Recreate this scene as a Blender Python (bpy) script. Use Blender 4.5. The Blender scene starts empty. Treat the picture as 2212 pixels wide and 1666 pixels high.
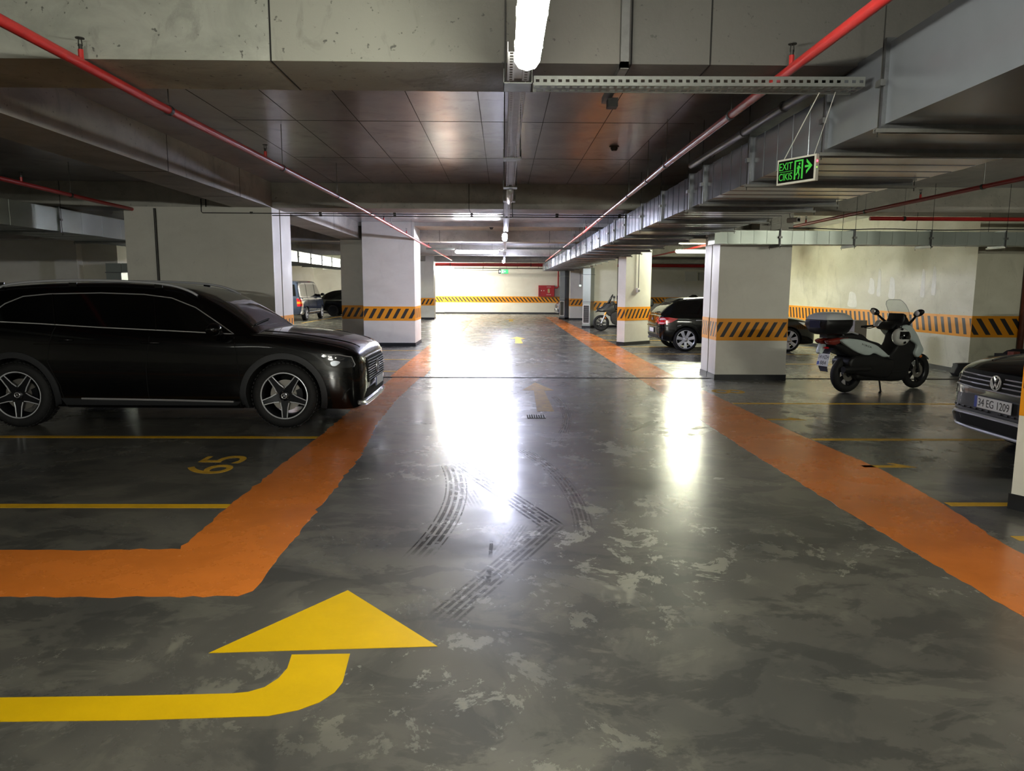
import bpy, bmesh, math, random
from mathutils import Vector, Matrix
from mathutils.bvhtree import BVHTree
from mathutils.geometry import delaunay_2d_cdt, tessellate_polygon
random.seed(7)
SC = bpy.context.scene
COL = SC.collection
PI = math.pi

# ------------------------------------------------------------------ camera, world, exposure
cam_d = bpy.data.cameras.new('camera'); cam = bpy.data.objects.new('camera', cam_d); COL.objects.link(cam)
SC.camera = cam
cam_d.sensor_width = 36.0; cam_d.sensor_fit = 'HORIZONTAL'
cam_d.lens = 36.0 * 1550.0 / 2212.0
cam_d.clip_start = 0.05; cam_d.clip_end = 200
PITCH = math.atan(210 / 1550.0); YAW = math.atan(21 * math.cos(PITCH) / 1550.0); ROLL = math.radians(0.3)
cam.location = (0, 0, 1.65)
cam.rotation_euler = (Matrix.Rotation(-YAW, 3, 'Z') @ Matrix.Rotation(PI / 2 - PITCH, 3, 'X') @ Matrix.Rotation(ROLL, 3, 'Z')).to_euler()
world = bpy.data.worlds.new('world'); SC.world = world; world.use_nodes = True
world.node_tree.nodes['Background'].inputs[0].default_value = (0.02, 0.02, 0.022, 1)
world.node_tree.nodes['Background'].inputs[1].default_value = 0.3
vs = SC.view_settings
SC.display_settings.display_device = 'sRGB'
vs.view_transform = 'Standard'; vs.look = 'None'; vs.gamma = 1.0; vs.use_curve_mapping = False
vs.exposure = 2.6
SC.cycles.sample_clamp_indirect = 6.0
SC.cycles.caustics_reflective = False; SC.cycles.caustics_refractive = False
SC.cycles.max_bounces = 8; SC.cycles.diffuse_bounces = 4; SC.cycles.glossy_bounces = 4
# strength of each fluorescent fitting (radiance of its diffuser) and its colour
LAMP = {'near': (25.0, (1.0, 0.99, 0.84)), 'rear': (330.0, (1.0, 1.0, 0.90)), 'lane': (78.0, (0.73, 0.76, 1.0)), 'cross': (88.0, (0.86, 0.88, 1.0)),
        'end': (230.0, (1.0, 0.97, 0.86)), 'bay': (85.0, (0.98, 1.0, 0.74)), 'side': (36.0, (1.0, 1.0, 0.82)), 'dim': (3.0, (1.0, 1.0, 0.88))}  # rear, side and dim belong to added fill lamps outside the view




# ------------------------------------------------------------------ colour and materials
def lin(c):
    return tuple(((v / 255) / 12.92 if v / 255 <= 0.04045 else ((v / 255 + 0.055) / 1.055) ** 2.4) for v in c)

MATS = {}
def nodes_of(m):
    nt = m.node_tree
    return nt, nt.nodes['Principled BSDF']
def mat(name, col, rough=0.5, metal=0.0, spec=0.5, coat=0.0, emit=None, estr=0.0, vary=0.0, vscale=4.0, bump=0.0, bscale=40.0, trans=0.0, rvary=0.0, stretch=None, ior=1.45):
    """procedural principled material: colour varied by noise, optional bump and roughness noise"""
    if name in MATS: return MATS[name]
    m = bpy.data.materials.new(name); m.use_nodes = True; MATS[name] = m
    nt, b = nodes_of(m); L = nt.links.new
    c = lin(col)
    b.inputs['Base Color'].default_value = (*c, 1); b.inputs['Roughness'].default_value = rough
    b.inputs['Metallic'].default_value = metal; b.inputs['Specular IOR Level'].default_value = spec
    b.inputs['Coat Weight'].default_value = coat; b.inputs['Coat Roughness'].default_value = 0.05
    b.inputs['IOR'].default_value = ior
    if trans: b.inputs['Transmission Weight'].default_value = trans
    if emit:
        b.inputs['Emission Color'].default_value = (*emit, 1); b.inputs['Emission Strength'].default_value = estr
    if vary or bump or rvary:
        tc = nt.nodes.new('ShaderNodeTexCoord'); mp = nt.nodes.new('ShaderNodeMapping')
        L(tc.outputs['Object'], mp.inputs[0])
        if stretch: mp.inputs['Scale'].default_value = stretch
        if vary or rvary:
            n = nt.nodes.new('ShaderNodeTexNoise'); n.inputs['Scale'].default_value = vscale
            n.inputs['Detail'].default_value = 6; n.inputs['Roughness'].default_value = 0.65
            L(mp.outputs[0], n.inputs['Vector'])
            if vary:
                r = nt.nodes.new('ShaderNodeValToRGB'); L(n.outputs[0], r.inputs[0])
                r.color_ramp.elements[0].position = 0.3; r.color_ramp.elements[1].position = 0.7
                r.color_ramp.elements[0].color = (*[v * (1 - vary) for v in c], 1)
                r.color_ramp.elements[1].color = (*[min(1, v * (1 + vary)) for v in c], 1)
                L(r.outputs[0], b.inputs['Base Color'])
            if rvary:
                mr = nt.nodes.new('ShaderNodeMapRange'); L(n.outputs[0], mr.inputs[0])
                mr.inputs[1].default_value = 0.3; mr.inputs[2].default_value = 0.7
                mr.inputs[3].default_value = max(0.02, rough - rvary); mr.inputs[4].default_value = rough + rvary
                L(mr.outputs[0], b.inputs['Roughness'])
        if bump:
            n2 = nt.nodes.new('ShaderNodeTexNoise'); n2.inputs['Scale'].default_value = bscale; n2.inputs['Detail'].default_value = 4
            L(mp.outputs[0], n2.inputs['Vector'])
            bp = nt.nodes.new('ShaderNodeBump'); bp.inputs['Strength'].default_value = bump; bp.inputs['Distance'].default_value = 0.01
            L(n2.outputs[0], bp.inputs['Height']); L(bp.outputs[0], b.inputs['Normal'])
    return m

# ------------------------------------------------------------------ object helpers
def link(o, parent=None):
    COL.objects.link(o)
    if parent: o.parent = parent
    return o
def tag(o, label=None, cat=None, group=None, kind=None):
    if label: o['label'] = label
    if cat: o['category'] = cat
    if group: o['group'] = group
    if kind: o['kind'] = kind
    return o
def thing(name, label, cat, loc=(0, 0, 0), rz=0.0, group=None, kind=None):
    o = bpy.data.objects.new(name, None); link(o); o.location = loc; o.rotation_euler = (0, 0, rz)
    o.empty_display_size = 0.1
    return tag(o, label, cat, group, kind)
def copy_tree(o, parent=None):
    c = o.copy(); COL.objects.link(c)
    if parent: c.parent = parent
    for ch in list(o.children): copy_tree(ch, c)
    return c

class MB:
    """collects quads, boxes, tubes, lathes and lofts and links them as ONE mesh object"""
    def __init__(s): s.v = []; s.f = []; s.m = []; s.mi = 0
    def add(s, vs_, fs):
        o = len(s.v); s.v += [tuple(p) for p in vs_]
        for f in fs: s.f.append([i + o for i in f]); s.m.append(s.mi)
        return s
    def box(s, x0, x1, y0, y1, z0, z1):
        v = [(x, y, z) for z in (z0, z1) for y in (y0, y1) for x in (x0, x1)]
        return s.add(v, [(0, 2, 3, 1), (4, 5, 7, 6), (0, 1, 5, 4), (2, 6, 7, 3), (0, 4, 6, 2), (1, 3, 7, 5)])
    def cbox(s, c, d, rot=None):
        h = [k / 2 for k in d]; v = []
        for z in (-1, 1):
            for y in (-1, 1):
                for x in (-1, 1):
                    p = Vector((x * h[0], y * h[1], z * h[2]))
                    if rot is not None: p = rot @ p
                    v.append(p + Vector(c))
        return s.add(v, [(0, 2, 3, 1), (4, 5, 7, 6), (0, 1, 5, 4), (2, 6, 7, 3), (0, 4, 6, 2), (1, 3, 7, 5)])
    def bar(s, p, q, w, h=None):
        """square bar from p to q"""
        p = Vector(p); q = Vector(q); d = (q - p).normalized(); h = h or w
        up = Vector((0, 0, 1)) if abs(d.z) < 0.9 else Vector((1, 0, 0))
        a = d.cross(up).normalized() * w / 2; b = a.cross(d).normalized() * h / 2
        v = [p - a - b, p + a - b, p + a + b, p - a + b, q - a - b, q + a - b, q + a + b, q - a + b]
        return s.add(v, [(0, 1, 2, 3), (7, 6, 5, 4), (0, 4, 5, 1), (1, 5, 6, 2), (2, 6, 7, 3), (3, 7, 4, 0)])
    def tube(s, pts, r, n=8, cap=True):
        pts = [Vector(p) for p in pts]; rs = r if isinstance(r, (list, tuple)) else [r] * len(pts)
        rings = []; a = None
        for i, p in enumerate(pts):
            d = (pts[min(i + 1, len(pts) - 1)] - pts[max(i - 1, 0)]).normalized()
            if a is None:
                up = Vector((0, 0, 1)) if abs(d.z) < 0.9 else Vector((1, 0, 0)); a = d.cross(up).normalized()
            else:
                a = (a - d * a.dot(d)).normalized()
            b = a.cross(d)
            rings.append([p + (a * math.cos(2 * PI * k / n) + b * math.sin(2 * PI * k / n)) * rs[i] for k in range(n)])
        return s.loft(rings, True, cap, cap)
    def loft(s, rings, closed=True, cap0=False, cap1=False):
        n = len(rings[0]); v = [p for r in rings for p in r]; f = []
        for i in range(len(rings) - 1):
            for k in range(n if closed else n - 1):
                k2 = (k + 1) % n
                f.append((i * n + k, i * n + k2, (i + 1) * n + k2, (i + 1) * n + k))
        if cap0: f.append(tuple(range(n))[::-1])
        if cap1: f.append(tuple((len(rings) - 1) * n + k for k in range(n)))
        return s.add(v, f)
    def lathe(s, prof, axis='y', c=(0, 0, 0), n=32, a0=0, a1=2 * PI):
        full = abs(a1 - a0 - 2 * PI) < 1e-6; rings = []
        m = n if full else n + 1
        for k in range(m):
            a = a0 + (a1 - a0) * k / n; ca, sa = math.cos(a), math.sin(a); ring = []
            for r, h in prof:
                p = {'y': (r * ca, h, r * sa), 'z': (r * ca, r * sa, h), 'x': (h, r * ca, r * sa)}[axis]
                ring.append((p[0] + c[0], p[1] + c[1], p[2] + c[2]))
            rings.append(ring)
        if full: rings.append(rings[0])
        return s.loft(rings, False)
    def sphere(s, c, r, n=16, m=10, rot=None):
        rr = r if isinstance(r, (list, tuple)) else (r, r, r); rings = []
        for i in range(m + 1):
            t = PI * i / m - PI / 2; ring = []
            for k in range(n):
                a = 2 * PI * k / n
                p = Vector((rr[0] * math.cos(t) * math.cos(a), rr[1] * math.cos(t) * math.sin(a), rr[2] * math.sin(t)))
                if rot is not None: p = rot @ p
                ring.append(p + Vector(c))
            rings.append(ring)
        return s.loft(rings, True)
    def prism(s, poly, z0, z1, bottom=True):
        """vertical prism over an (x, y) polygon (counter-clockwise)"""
        n = len(poly); v = [(p[0], p[1], z0) for p in poly] + [(p[0], p[1], z1) for p in poly]
        f = [tuple(range(n, 2 * n))] + ([tuple(range(n))[::-1]] if bottom else [])
        f += [(k, (k + 1) % n, n + (k + 1) % n, n + k) for k in range(n)]
        return s.add(v, f)
    def pillow(s, outline, y0, t, edge=0.03, steps=4, bulge=0.0, y2=None):
        """solid from an (x, z) outline: thickness t either side of y0, edges rounded over edge"""
        n = len(outline); cx = sum(p[0] for p in outline) / n; cz = sum(p[1] for p in outline) / n
        nr = []
        for i in range(n):
            a = Vector(outline[i - 1]); b = Vector(outline[(i + 1) % n]); d = (b - a)
            q = Vector((d.y, -d.x)); q = q.normalized() if q.length > 1e-9 else Vector((0, 0)); nr.append(q)
        area = sum(outline[i][0] * outline[(i + 1) % n][1] - outline[(i + 1) % n][0] * outline[i][1] for i in range(n))
        sg = 1 if area > 0 else -1
        def ring(ins, yy): return [(outline[i][0] - sg * nr[i].x * ins, yy, outline[i][1] - sg * nr[i].y * ins) for i in range(n)]
        seq = []
        e = min(edge, t * 0.95)
        for k in range(steps + 1):
            a = PI / 2 * k / steps; seq.append((e * (1 - math.cos(a)) if False else e * (1 - math.sin(a)), t - e * (1 - math.cos(a))))
        # seq runs from (inset e, y=t) to (0, t-e)
        rings = [ring(i_, y0 + y_) for i_, y_ in seq] + [ring(i_, y0 - y_) for i_, y_ in reversed(seq)]
        s.loft(rings, True)
        o = len(s.v) - len(rings) * n
        tri = tessellate_polygon([[Vector((p[0], p[2], 0)) for p in rings[0]]])
        for a_, b_, c_ in tri:
            s.f.append([o + a_, o + b_, o + c_]); s.m.append(s.mi)
            q = o + (len(rings) - 1) * n
            s.f.append([q + c_, q + b_, q + a_]); s.m.append(s.mi)
        return s
    def plate(s, poly3, nrm, t):
        """flat plate: 3-D polygon thickened by t along nrm (top face at the polygon)"""
        n = len(poly3); d = Vector(nrm).normalized() * t
        v = [Vector(p) for p in poly3] + [Vector(p) - d for p in poly3]
        f = [tuple(range(n)), tuple(range(n, 2 * n))[::-1]] + [(k, n + k, n + (k + 1) % n, (k + 1) % n) for k in range(n)]
        return s.add(v, f)
    def build_each(s, name, mats, parent=None, smooth=None):
        """one object for every connected piece"""
        n = len(s.v); root = list(range(n))
        def find(a):
            while root[a] != a: root[a] = root[root[a]]; a = root[a]
            return a
        for f in s.f:
            for i in f[1:]: root[find(i)] = find(f[0])
        out = {}
        for f, m in zip(s.f, s.m): out.setdefault(find(f[0]), []).append((f, m))
        res = []
        for fs in out.values():
            b = MB(); ids = {}
            for f, m in fs:
                for i in f:
                    if i not in ids: ids[i] = len(b.v); b.v.append(s.v[i])
                b.f.append([ids[i] for i in f]); b.m.append(m)
            res.append(b.build(name, mats, parent, smooth))
        return res
    def build(s, name, mats, parent=None, smooth=None, fix=True, weld=False):
        me = bpy.data.meshes.new(name)
        me.from_pydata([tuple(p) for p in s.v], [], s.f)
        for m in (mats if isinstance(mats, (list, tuple)) else [mats]): me.materials.append(m)
        me.polygons.foreach_set('material_index', s.m)
        if fix or weld:
            bm = bmesh.new(); bm.from_mesh(me)
            if weld: bmesh.ops.remove_doubles(bm, verts=bm.verts, dist=1e-5)
            bmesh.ops.recalc_face_normals(bm, faces=bm.faces); bm.to_mesh(me); bm.free()
        if smooth is not None:
            me.shade_smooth(); me.set_sharp_from_angle(angle=math.radians(smooth))
        o = bpy.data.objects.new(name, me); return link(o, parent)

def struct(o, label, cat='structure'):
    return tag(o, label, cat, kind='structure')

def text_obj(s, name, m, parent, origin, right, up, W, H, ext=0.001, cw=None):
    """flat lettering fitted to W x H, lower left corner at origin"""
    cu = bpy.data.curves.new('lettering', 'FONT'); cu.body = s; cu.extrude = ext
    to = bpy.data.objects.new('lettering', cu); COL.objects.link(to)
    dg = bpy.context.evaluated_depsgraph_get(); me = bpy.data.meshes.new_from_object(to.evaluated_get(dg))
    COL.objects.unlink(to); bpy.data.objects.remove(to)
    xs = [v.co.x for v in me.vertices]; ys = [v.co.y for v in me.vertices]
    x0, x1, y0, y1 = min(xs), max(xs), min(ys), max(ys)
    r = Vector(right).normalized(); u = Vector(up).normalized(); n = r.cross(u)
    for v in me.vertices:
        v.co = Vector(origin) + r * ((v.co.x - x0) / (x1 - x0) * W) + u * ((v.co.y - y0) / (y1 - y0) * H) + n * v.co.z
    me.materials.clear(); me.materials.append(m); me.name = name
    o = link(bpy.data.objects.new(name, me), parent); o['kind'] = 'stuff'; return o

def interp(keys):
    """monotone cubic through keys [(x, v0, v1..)] -> function giving a list"""
    xs = [k[0] for k in keys]; nv = len(keys[0]) - 1; n = len(keys)
    sl = []
    for c in range(1, nv + 1):
        d = [(keys[i + 1][c] - keys[i][c]) / (xs[i + 1] - xs[i]) for i in range(n - 1)]
        m = [d[0]] + [0 if d[i - 1] * d[i] <= 0 else 2 * d[i - 1] * d[i] / (d[i - 1] + d[i]) for i in range(1, n - 1)] + [d[-1]]
        sl.append(m)
    def f(x):
        x = min(max(x, xs[0]), xs[-1]); i = 0
        while i < n - 2 and x > xs[i + 1]: i += 1
        h = xs[i + 1] - xs[i]; t = (x - xs[i]) / h; o = []
        for c in range(nv):
            a, b = keys[i][c + 1], keys[i + 1][c + 1]; ma, mb = sl[c][i] * h, sl[c][i + 1] * h
            o.append(a * (2 * t ** 3 - 3 * t * t + 1) + ma * (t ** 3 - 2 * t * t + t) + b * (3 * t * t - 2 * t ** 3) + mb * (t ** 3 - t * t))
        return o
    return f
def smooth_poly(pts, n=4, closed=True):
    """Catmull-Rom through 2-D or 3-D points"""
    P = [Vector(p) for p in pts]; out = []; N = len(P)
    for i in range(N if closed else N - 1):
        p0 = P[(i - 1) % N] if closed or i > 0 else P[i]; p1 = P[i]; p2 = P[(i + 1) % N]
        p3 = P[(i + 2) % N] if closed or i + 2 < N else p2
        for k in range(n):
            t = k / n
            out.append(0.5 * ((2 * p1) + (p2 - p0) * t + (2 * p0 - 5 * p1 + 4 * p2 - p3) * t * t + (3 * p1 - p0 - 3 * p2 + p3) * t ** 3))
    if not closed: out.append(P[-1])
    return out
# ================================================================== materials of the building
def floor_material():
    m = bpy.data.materials.new('polished_concrete'); m.use_nodes = True
    nt, b = nodes_of(m); N = nt.nodes.new; L = nt.links.new
    geo = N('ShaderNodeNewGeometry'); pos = geo.outputs['Position']
    def noise(scale, detail=5, rough=0.6, sc=None, dist=0.0, off=0):
        mp = N('ShaderNodeMapping'); L(pos, mp.inputs[0]); mp.inputs['Location'].default_value = (off, off * 2, 0)
        if sc: mp.inputs['Scale'].default_value = sc
        n = N('ShaderNodeTexNoise'); n.inputs['Scale'].default_value = scale; n.inputs['Detail'].default_value = detail
        n.inputs['Roughness'].default_value = rough; n.inputs['Distortion'].default_value = dist
        L(mp.outputs[0], n.inputs['Vector']); return n.outputs[0]
    def ramp(x, p0, p1, c0=0.0, c1=1.0):
        r = N('ShaderNodeMapRange'); L(x, r.inputs[0]); r.clamp = True; r.interpolation_type = 'SMOOTHSTEP'
        for i, v in enumerate((p0, p1, c0, c1)): r.inputs[i + 1].default_value = v
        return r.outputs[0]
    def math_(op, a, c=None, d=None):
        n = N('ShaderNodeMath'); n.operation = op
        for i, v in enumerate((a, c, d)):
            if v is None: continue
            if isinstance(v, (int, float)): n.inputs[i].default_value = v
            else: L(v, n.inputs[i])
        return n.outputs[0]
    def mix(f, a, c, mode='MIX'):
        n = N('ShaderNodeMix'); n.data_type = 'RGBA'; n.blend_type = mode
        L(f, n.inputs[0]) if not isinstance(f, (int, float)) else setattr(n.inputs[0], 'default_value', f)
        for s_, v in ((n.inputs[6], a), (n.inputs[7], c)):
            if isinstance(v, tuple): s_.default_value = (*lin(v), 1)
            else: L(v, s_)
        return n.outputs[2]
    # cloudy grey base, dark damp blotches, pale worn flakes
    cloud = noise(0.55, 4, 0.55, None, 0.8)
    base = mix(ramp(cloud, 0.35, 0.65), (77, 76, 72), (98, 96, 89))
    blot = ramp(noise(0.9, 7, 0.62, (1, 0.8, 1), 1.2, 3), 0.50, 0.58)
    base = mix(math_('MULTIPLY', blot, 0.45), base, (58, 59, 58))
    spots = ramp(noise(2.3, 9, 0.66, (0.75, 1.15, 1), 0.5, 29), 0.49, 0.54)
    spots = math_('MULTIPLY', spots, ramp(noise(0.42, 2, 0.5, None, 0.3, 31), 0.36, 0.52))
    base = mix(math_('MULTIPLY', spots, 0.55), base, (50, 51, 50))
    pale = ramp(noise(2.0, 10, 0.7, (0.7, 1.2, 1), 0.5, 41), 0.54, 0.60)
    base = mix(math_('MULTIPLY', pale, 0.34), base, (114, 112, 102))
    zone = ramp(noise(0.33, 2, 0.5, None, 0.4, 7), 0.48, 0.62)
    flake = ramp(noise(3.4, 12, 0.74, (1, 0.8, 1), 0.35, 11), 0.53, 0.60)
    flake = math_('MULTIPLY', flake, zone)
    base = mix(math_('MULTIPLY', flake, 0.6), base, (138, 136, 120))
    pore = ramp(noise(38, 3, 0.5, None, 0, 2), 0.30, 0.24)
    base = mix(math_('MULTIPLY', pore, 0.35), base, (50, 50, 48))
    # tyre marks and scuffs: arcs and straight treads of rubber worn onto the slab
    sep = N('ShaderNodeSeparateXYZ'); L(pos, sep.inputs[0]); X, Y = sep.outputs[0], sep.outputs[1]
    tread = ramp(noise(13, 3, 0.6, (1.0, 1.0, 1), 0.4, 5), 0.34, 0.52)
    marks = None
    def band(dist, half, soft):
        return ramp(dist, half + soft, half, 0, 1)
    def grooves(d, pitch):
        g = math_('FRACT', math_('DIVIDE', d, pitch)); return ramp(math_('ABSOLUTE', math_('SUBTRACT', g, 0.5)), 0.16, 0.26)
    def add(v):
        nonlocal marks
        marks = v if marks is None else math_('MAXIMUM', marks, v)
    def arc(cx, cy, R, half, y0, y1, amp, side):
        dx = math_('SUBTRACT', X, cx); dy = math_('SUBTRACT', Y, cy)
        rr = math_('SQRT', math_('ADD', math_('MULTIPLY', dx, dx), math_('MULTIPLY', dy, dy)))
        d = math_('SUBTRACT', rr, R)
        v = math_('MULTIPLY', band(math_('ABSOLUTE', d), half, 0.012), grooves(d, half * 0.55))
        v = math_('MULTIPLY', v, math_('MULTIPLY', ramp(Y, y0 - 0.25, y0 + 0.1), ramp(Y, y1 + 0.25, y1 - 0.1)))
        v = math_('MULTIPLY', v, ramp(math_('MULTIPLY', dx, side), -0.01, 0.01))
        add(math_('MULTIPLY', math_('MULTIPLY', v, tread), amp))
    def line(p, q, half, amp, groove=True):
        px, py = p; qx, qy = q; l = math.hypot(qx - px, qy - py); ux, uy = (qx - px) / l, (qy - py) / l
        dx = math_('SUBTRACT', X, px); dy = math_('SUBTRACT', Y, py)
        t = math_('ADD', math_('MULTIPLY', dx, ux), math_('MULTIPLY', dy, uy))
        d = math_('ADD', math_('MULTIPLY', dx, -uy), math_('MULTIPLY', dy, ux))
        v = band(math_('ABSOLUTE', d), half, 0.01)
        if groove: v = math_('MULTIPLY', v, grooves(d, half * 0.5))
        v = math_('MULTIPLY', v, math_('MULTIPLY', ramp(t, -0.05, 0.12), ramp(t, l + 0.05, l - 0.12)))
        add(math_('MULTIPLY', math_('MULTIPLY', v, tread), amp))
    arc(-5.40, 5.5, 5.03, 0.085, 4.45, 6.45, 0.9, 1.0)
    arc(-8.0, 9.8, 8.86, 0.05, 7.6, 10.9, 0.35, 1.0)
    arc(-5.2, 5.2, 5.78, 0.06, 4.9, 7.2, 0.5, 1.0)
    line((-0.44, 6.72), (0.36, 4.84), 0.085, 1.0)
    line((0.36, 4.88), (-0.30, 3.42), 0.085, 0.6)
    line((0.14, 4.9), (-0.02, 4.3), 0.05, 0.5)
    line((-0.068, 4.58), (-0.072, 4.25), 0.008, 1.0, False)
    line((-0.074, 4.10), (-0.078, 3.82), 0.010, 1.0, False)
    line((1.95, 8.9), (1.45, 8.2), 0.05, 0.5)
    line((-0.35, 6.0), (-0.2, 5.3), 0.06, 0.4)
    marks = math_('MINIMUM', math_('MULTIPLY', marks, 1.3), 1.0)
    base = mix(math_('MULTIPLY', marks, 0.85), base, (30, 30, 30))
    L(math_('SUBTRACT', 0.62, math_('MULTIPLY', marks, 0.54)), b.inputs['Specular IOR Level'])
    L(base, b.inputs['Base Color'])
    rg = ramp(noise(1.1, 6, 0.6, None, 0.8, 13), 0.3, 0.7, 0.17, 0.29)
    rg = math_('ADD', rg, math_('MULTIPLY', flake, 0.25))
    L(rg, b.inputs['Roughness'])
    b.inputs['IOR'].default_value = 1.5; L(math_('MULTIPLY', math_('SUBTRACT', 1.0, math_('MULTIPLY', marks, 0.95)), 0.5), b.inputs['Coat Weight']); b.inputs['Coat Roughness'].default_value = 0.48; b.inputs['Coat IOR'].default_value = 1.5
    bp = N('ShaderNodeBump'); bp.inputs['Strength'].default_value = 0.25; bp.inputs['Distance'].default_value = 0.02
    h = math_('ADD', math_('MULTIPLY', noise(1.5, 2, 0.5, (0.8, 1.3, 1), 0.3, 17), 0.55), math_('MULTIPLY', noise(11, 3, 0.55, (0.6, 1.4, 1), 0, 19), 0.11))
    h = math_('SUBTRACT', h, math_('MULTIPLY', flake, 0.05))
    L(h, bp.inputs['Height']); L(bp.outputs[0], b.inputs['Normal'])
    return m

def concrete_material(name, c0, c1, rough, rvar, stain=0.4, scale=1.2, pits=0.5, bump=0.15, spec=0.5, x_tones=()):
    m = bpy.data.materials.new(name); m.use_nodes = True; MATS[name] = m
    nt, b = nodes_of(m); N = nt.nodes.new; L = nt.links.new
    geo = N('ShaderNodeNewGeometry'); pos = geo.outputs['Position']
    def noise(s, d, off, sc=(1, 1, 1), dist=0.0):
        mp = N('ShaderNodeMapping'); L(pos, mp.inputs[0]); mp.inputs['Location'].default_value = (off, off, off); mp.inputs['Scale'].default_value = sc
        n = N('ShaderNodeTexNoise'); n.inputs['Scale'].default_value = s; n.inputs['Detail'].default_value = d; n.inputs['Distortion'].default_value = dist
        n.inputs['Roughness'].default_value = 0.62; L(mp.outputs[0], n.inputs['Vector']); return n.outputs[0]
    def rmp(x, a, b_, c=0.0, d=1.0):
        r = N('ShaderNodeMapRange'); r.clamp = True; L(x, r.inputs[0])
        for i, v in enumerate((a, b_, c, d)): r.inputs[i + 1].default_value = v
        return r.outputs[0]
    def mix(f, a, c):
        n = N('ShaderNodeMix'); n.data_type = 'RGBA'; L(f, n.inputs[0])
        for s_, v in ((n.inputs[6], a), (n.inputs[7], c)):
            if isinstance(v, tuple): s_.default_value = (*lin(v), 1)
            else: L(v, s_)
        return n.outputs[2]
    col = mix(rmp(noise(scale, 7, 0, (1, 1, 1.6), 0.5), 0.33, 0.67), c0, c1)
    for xe, w, c in x_tones:      # colour shifts along X at each listed position
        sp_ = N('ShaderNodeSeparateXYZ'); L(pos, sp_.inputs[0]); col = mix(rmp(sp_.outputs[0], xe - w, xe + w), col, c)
    if stain: col = mix(rmp(noise(scale * 2.3, 8, 5, (1, 1, 0.6), 1.0), 0.56, 0.72, 0, stain), col, tuple(v * 0.55 for v in c0))
    if pits: col = mix(rmp(noise(22, 2, 9), 0.33, 0.27, 0, pits), col, tuple(v * 0.45 for v in c0))
    L(col, b.inputs['Base Color'])
    L(rmp(noise(scale * 1.7, 5, 21), 0.3, 0.7, max(0.03, rough - rvar), rough + rvar), b.inputs['Roughness'])
    b.inputs['Specular IOR Level'].default_value = spec
    bp = N('ShaderNodeBump'); bp.inputs['Strength'].default_value = bump; bp.inputs['Distance'].default_value = 0.01
    L(noise(14, 4, 2), bp.inputs['Height']); L(bp.outputs[0], b.inputs['Normal'])
    return m

M_FLOOR = floor_material()
M_SLAB = concrete_material('formed_slab_concrete', (172, 172, 180), (196, 195, 202), 0.20, 0.07, 0.35, 0.9, 0.2, 0.05)
M_BEAM = concrete_material('beam_concrete', (160, 158, 150), (190, 188, 178), 0.6, 0.1, 0.3, 1.6, 0.6, 0.25)
M_BEAM1 = concrete_material('beam_concrete_mixed_tones', (138, 140, 131), (172, 174, 164), 0.6, 0.1, 0.5, 1.8, 0.8, 0.25, x_tones=((-1.43, 0.01, (150, 150, 140)), (-0.3, 0.5, (108, 105, 99)), (0.79, 0.01, (90, 88, 84))))
M_WALL = concrete_material('cream_wall_paint', (226, 222, 206), (238, 235, 222), 0.5, 0.1, 0.10, 0.7, 0.05, 0.06)
M_WALLR = concrete_material('worn_cream_wall_paint', (192, 189, 166), (216, 213, 194), 0.6, 0.1, 0.3, 0.55, 0.35, 0.12)
M_PILL = concrete_material('pillar_paint', (214, 211, 200), (228, 226, 216), 0.5, 0.1, 0.10, 0.9, 0.12, 0.08)
M_ORANGE_F = mat('orange_floor_paint', (206, 116, 44), 0.26, vary=0.14, vscale=1.6, rvary=0.08, bump=0.12, bscale=9)
M_YELLOW_F = mat('yellow_floor_paint', (212, 172, 6), 0.36, vary=0.07, vscale=3, bump=0.1, bscale=14)
M_YELLOW_L = mat('yellow_line_paint', (214, 166, 30), 0.34, vary=0.16, vscale=5, bump=0.1, bscale=14)
M_YELLOW_OLD = mat('faded_yellow_paint', (186, 146, 50), 0.6, spec=0.25, vary=0.3, vscale=9)
M_BAND_O = mat('orange_band_paint', (236, 154, 20), 0.42, vary=0.06, vscale=3)
M_BAND_K = mat('black_band_paint', (40, 36, 38), 0.42, vary=0.2, vscale=8)
M_PLINTH = mat('black_plinth_paint', (34, 35, 38), 0.4, vary=0.3, vscale=6)
M_JOINT = mat('joint_dark', (26, 25, 24), 0.8, vary=0.4, vscale=20)
M_STEEL = mat('dull_steel', (120, 120, 118), 0.45, metal=0.9, vary=0.15, vscale=12)
M_DARKSTEEL = mat('dark_steel', (58, 57, 55), 0.5, metal=0.6, vary=0.2, vscale=14)

# ================================================================== the setting
X0, X1, Y0, Y1 = -18.0, 16.0, -24.0, 47.0
ZS, ZB = 3.46, 3.03
mb = MB(); mb.box(X0 - .3, X1 + .3, Y0 - .3, Y1 + .3, -0.25, 0.0)
FLOOR = struct(mb.build('floor', M_FLOOR), 'blotchy polished grey concrete garage floor with tyre marks', 'floor')
mb = MB(); mb.box(X0 - .3, X1 + .3, Y0 - .3, Y1 + .3, ZS, ZS + 0.3)
CEIL = struct(mb.build('ceiling', M_SLAB), 'smooth grey cast concrete ceiling slab between the beams', 'ceiling')
# formwork joints of the slab: recessed dark lines modelled as shallow strips
for i, xj in enumerate([-2.94 + 0.675 * k for k in range(9)]):
    mb = MB(); mb.box(xj - 0.003, xj + 0.003, 5.36, 12.9, ZS - 0.002, ZS + 0.01); mb.build('formwork_joint', M_JOINT, CEIL)
for yj in (8.2, 10.45):
    mb = MB(); mb.box(-2.94, 2.1, yj - 0.003, yj + 0.003, ZS - 0.002, ZS + 0.01); mb.build('formwork_joint', M_JOINT, CEIL)

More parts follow.
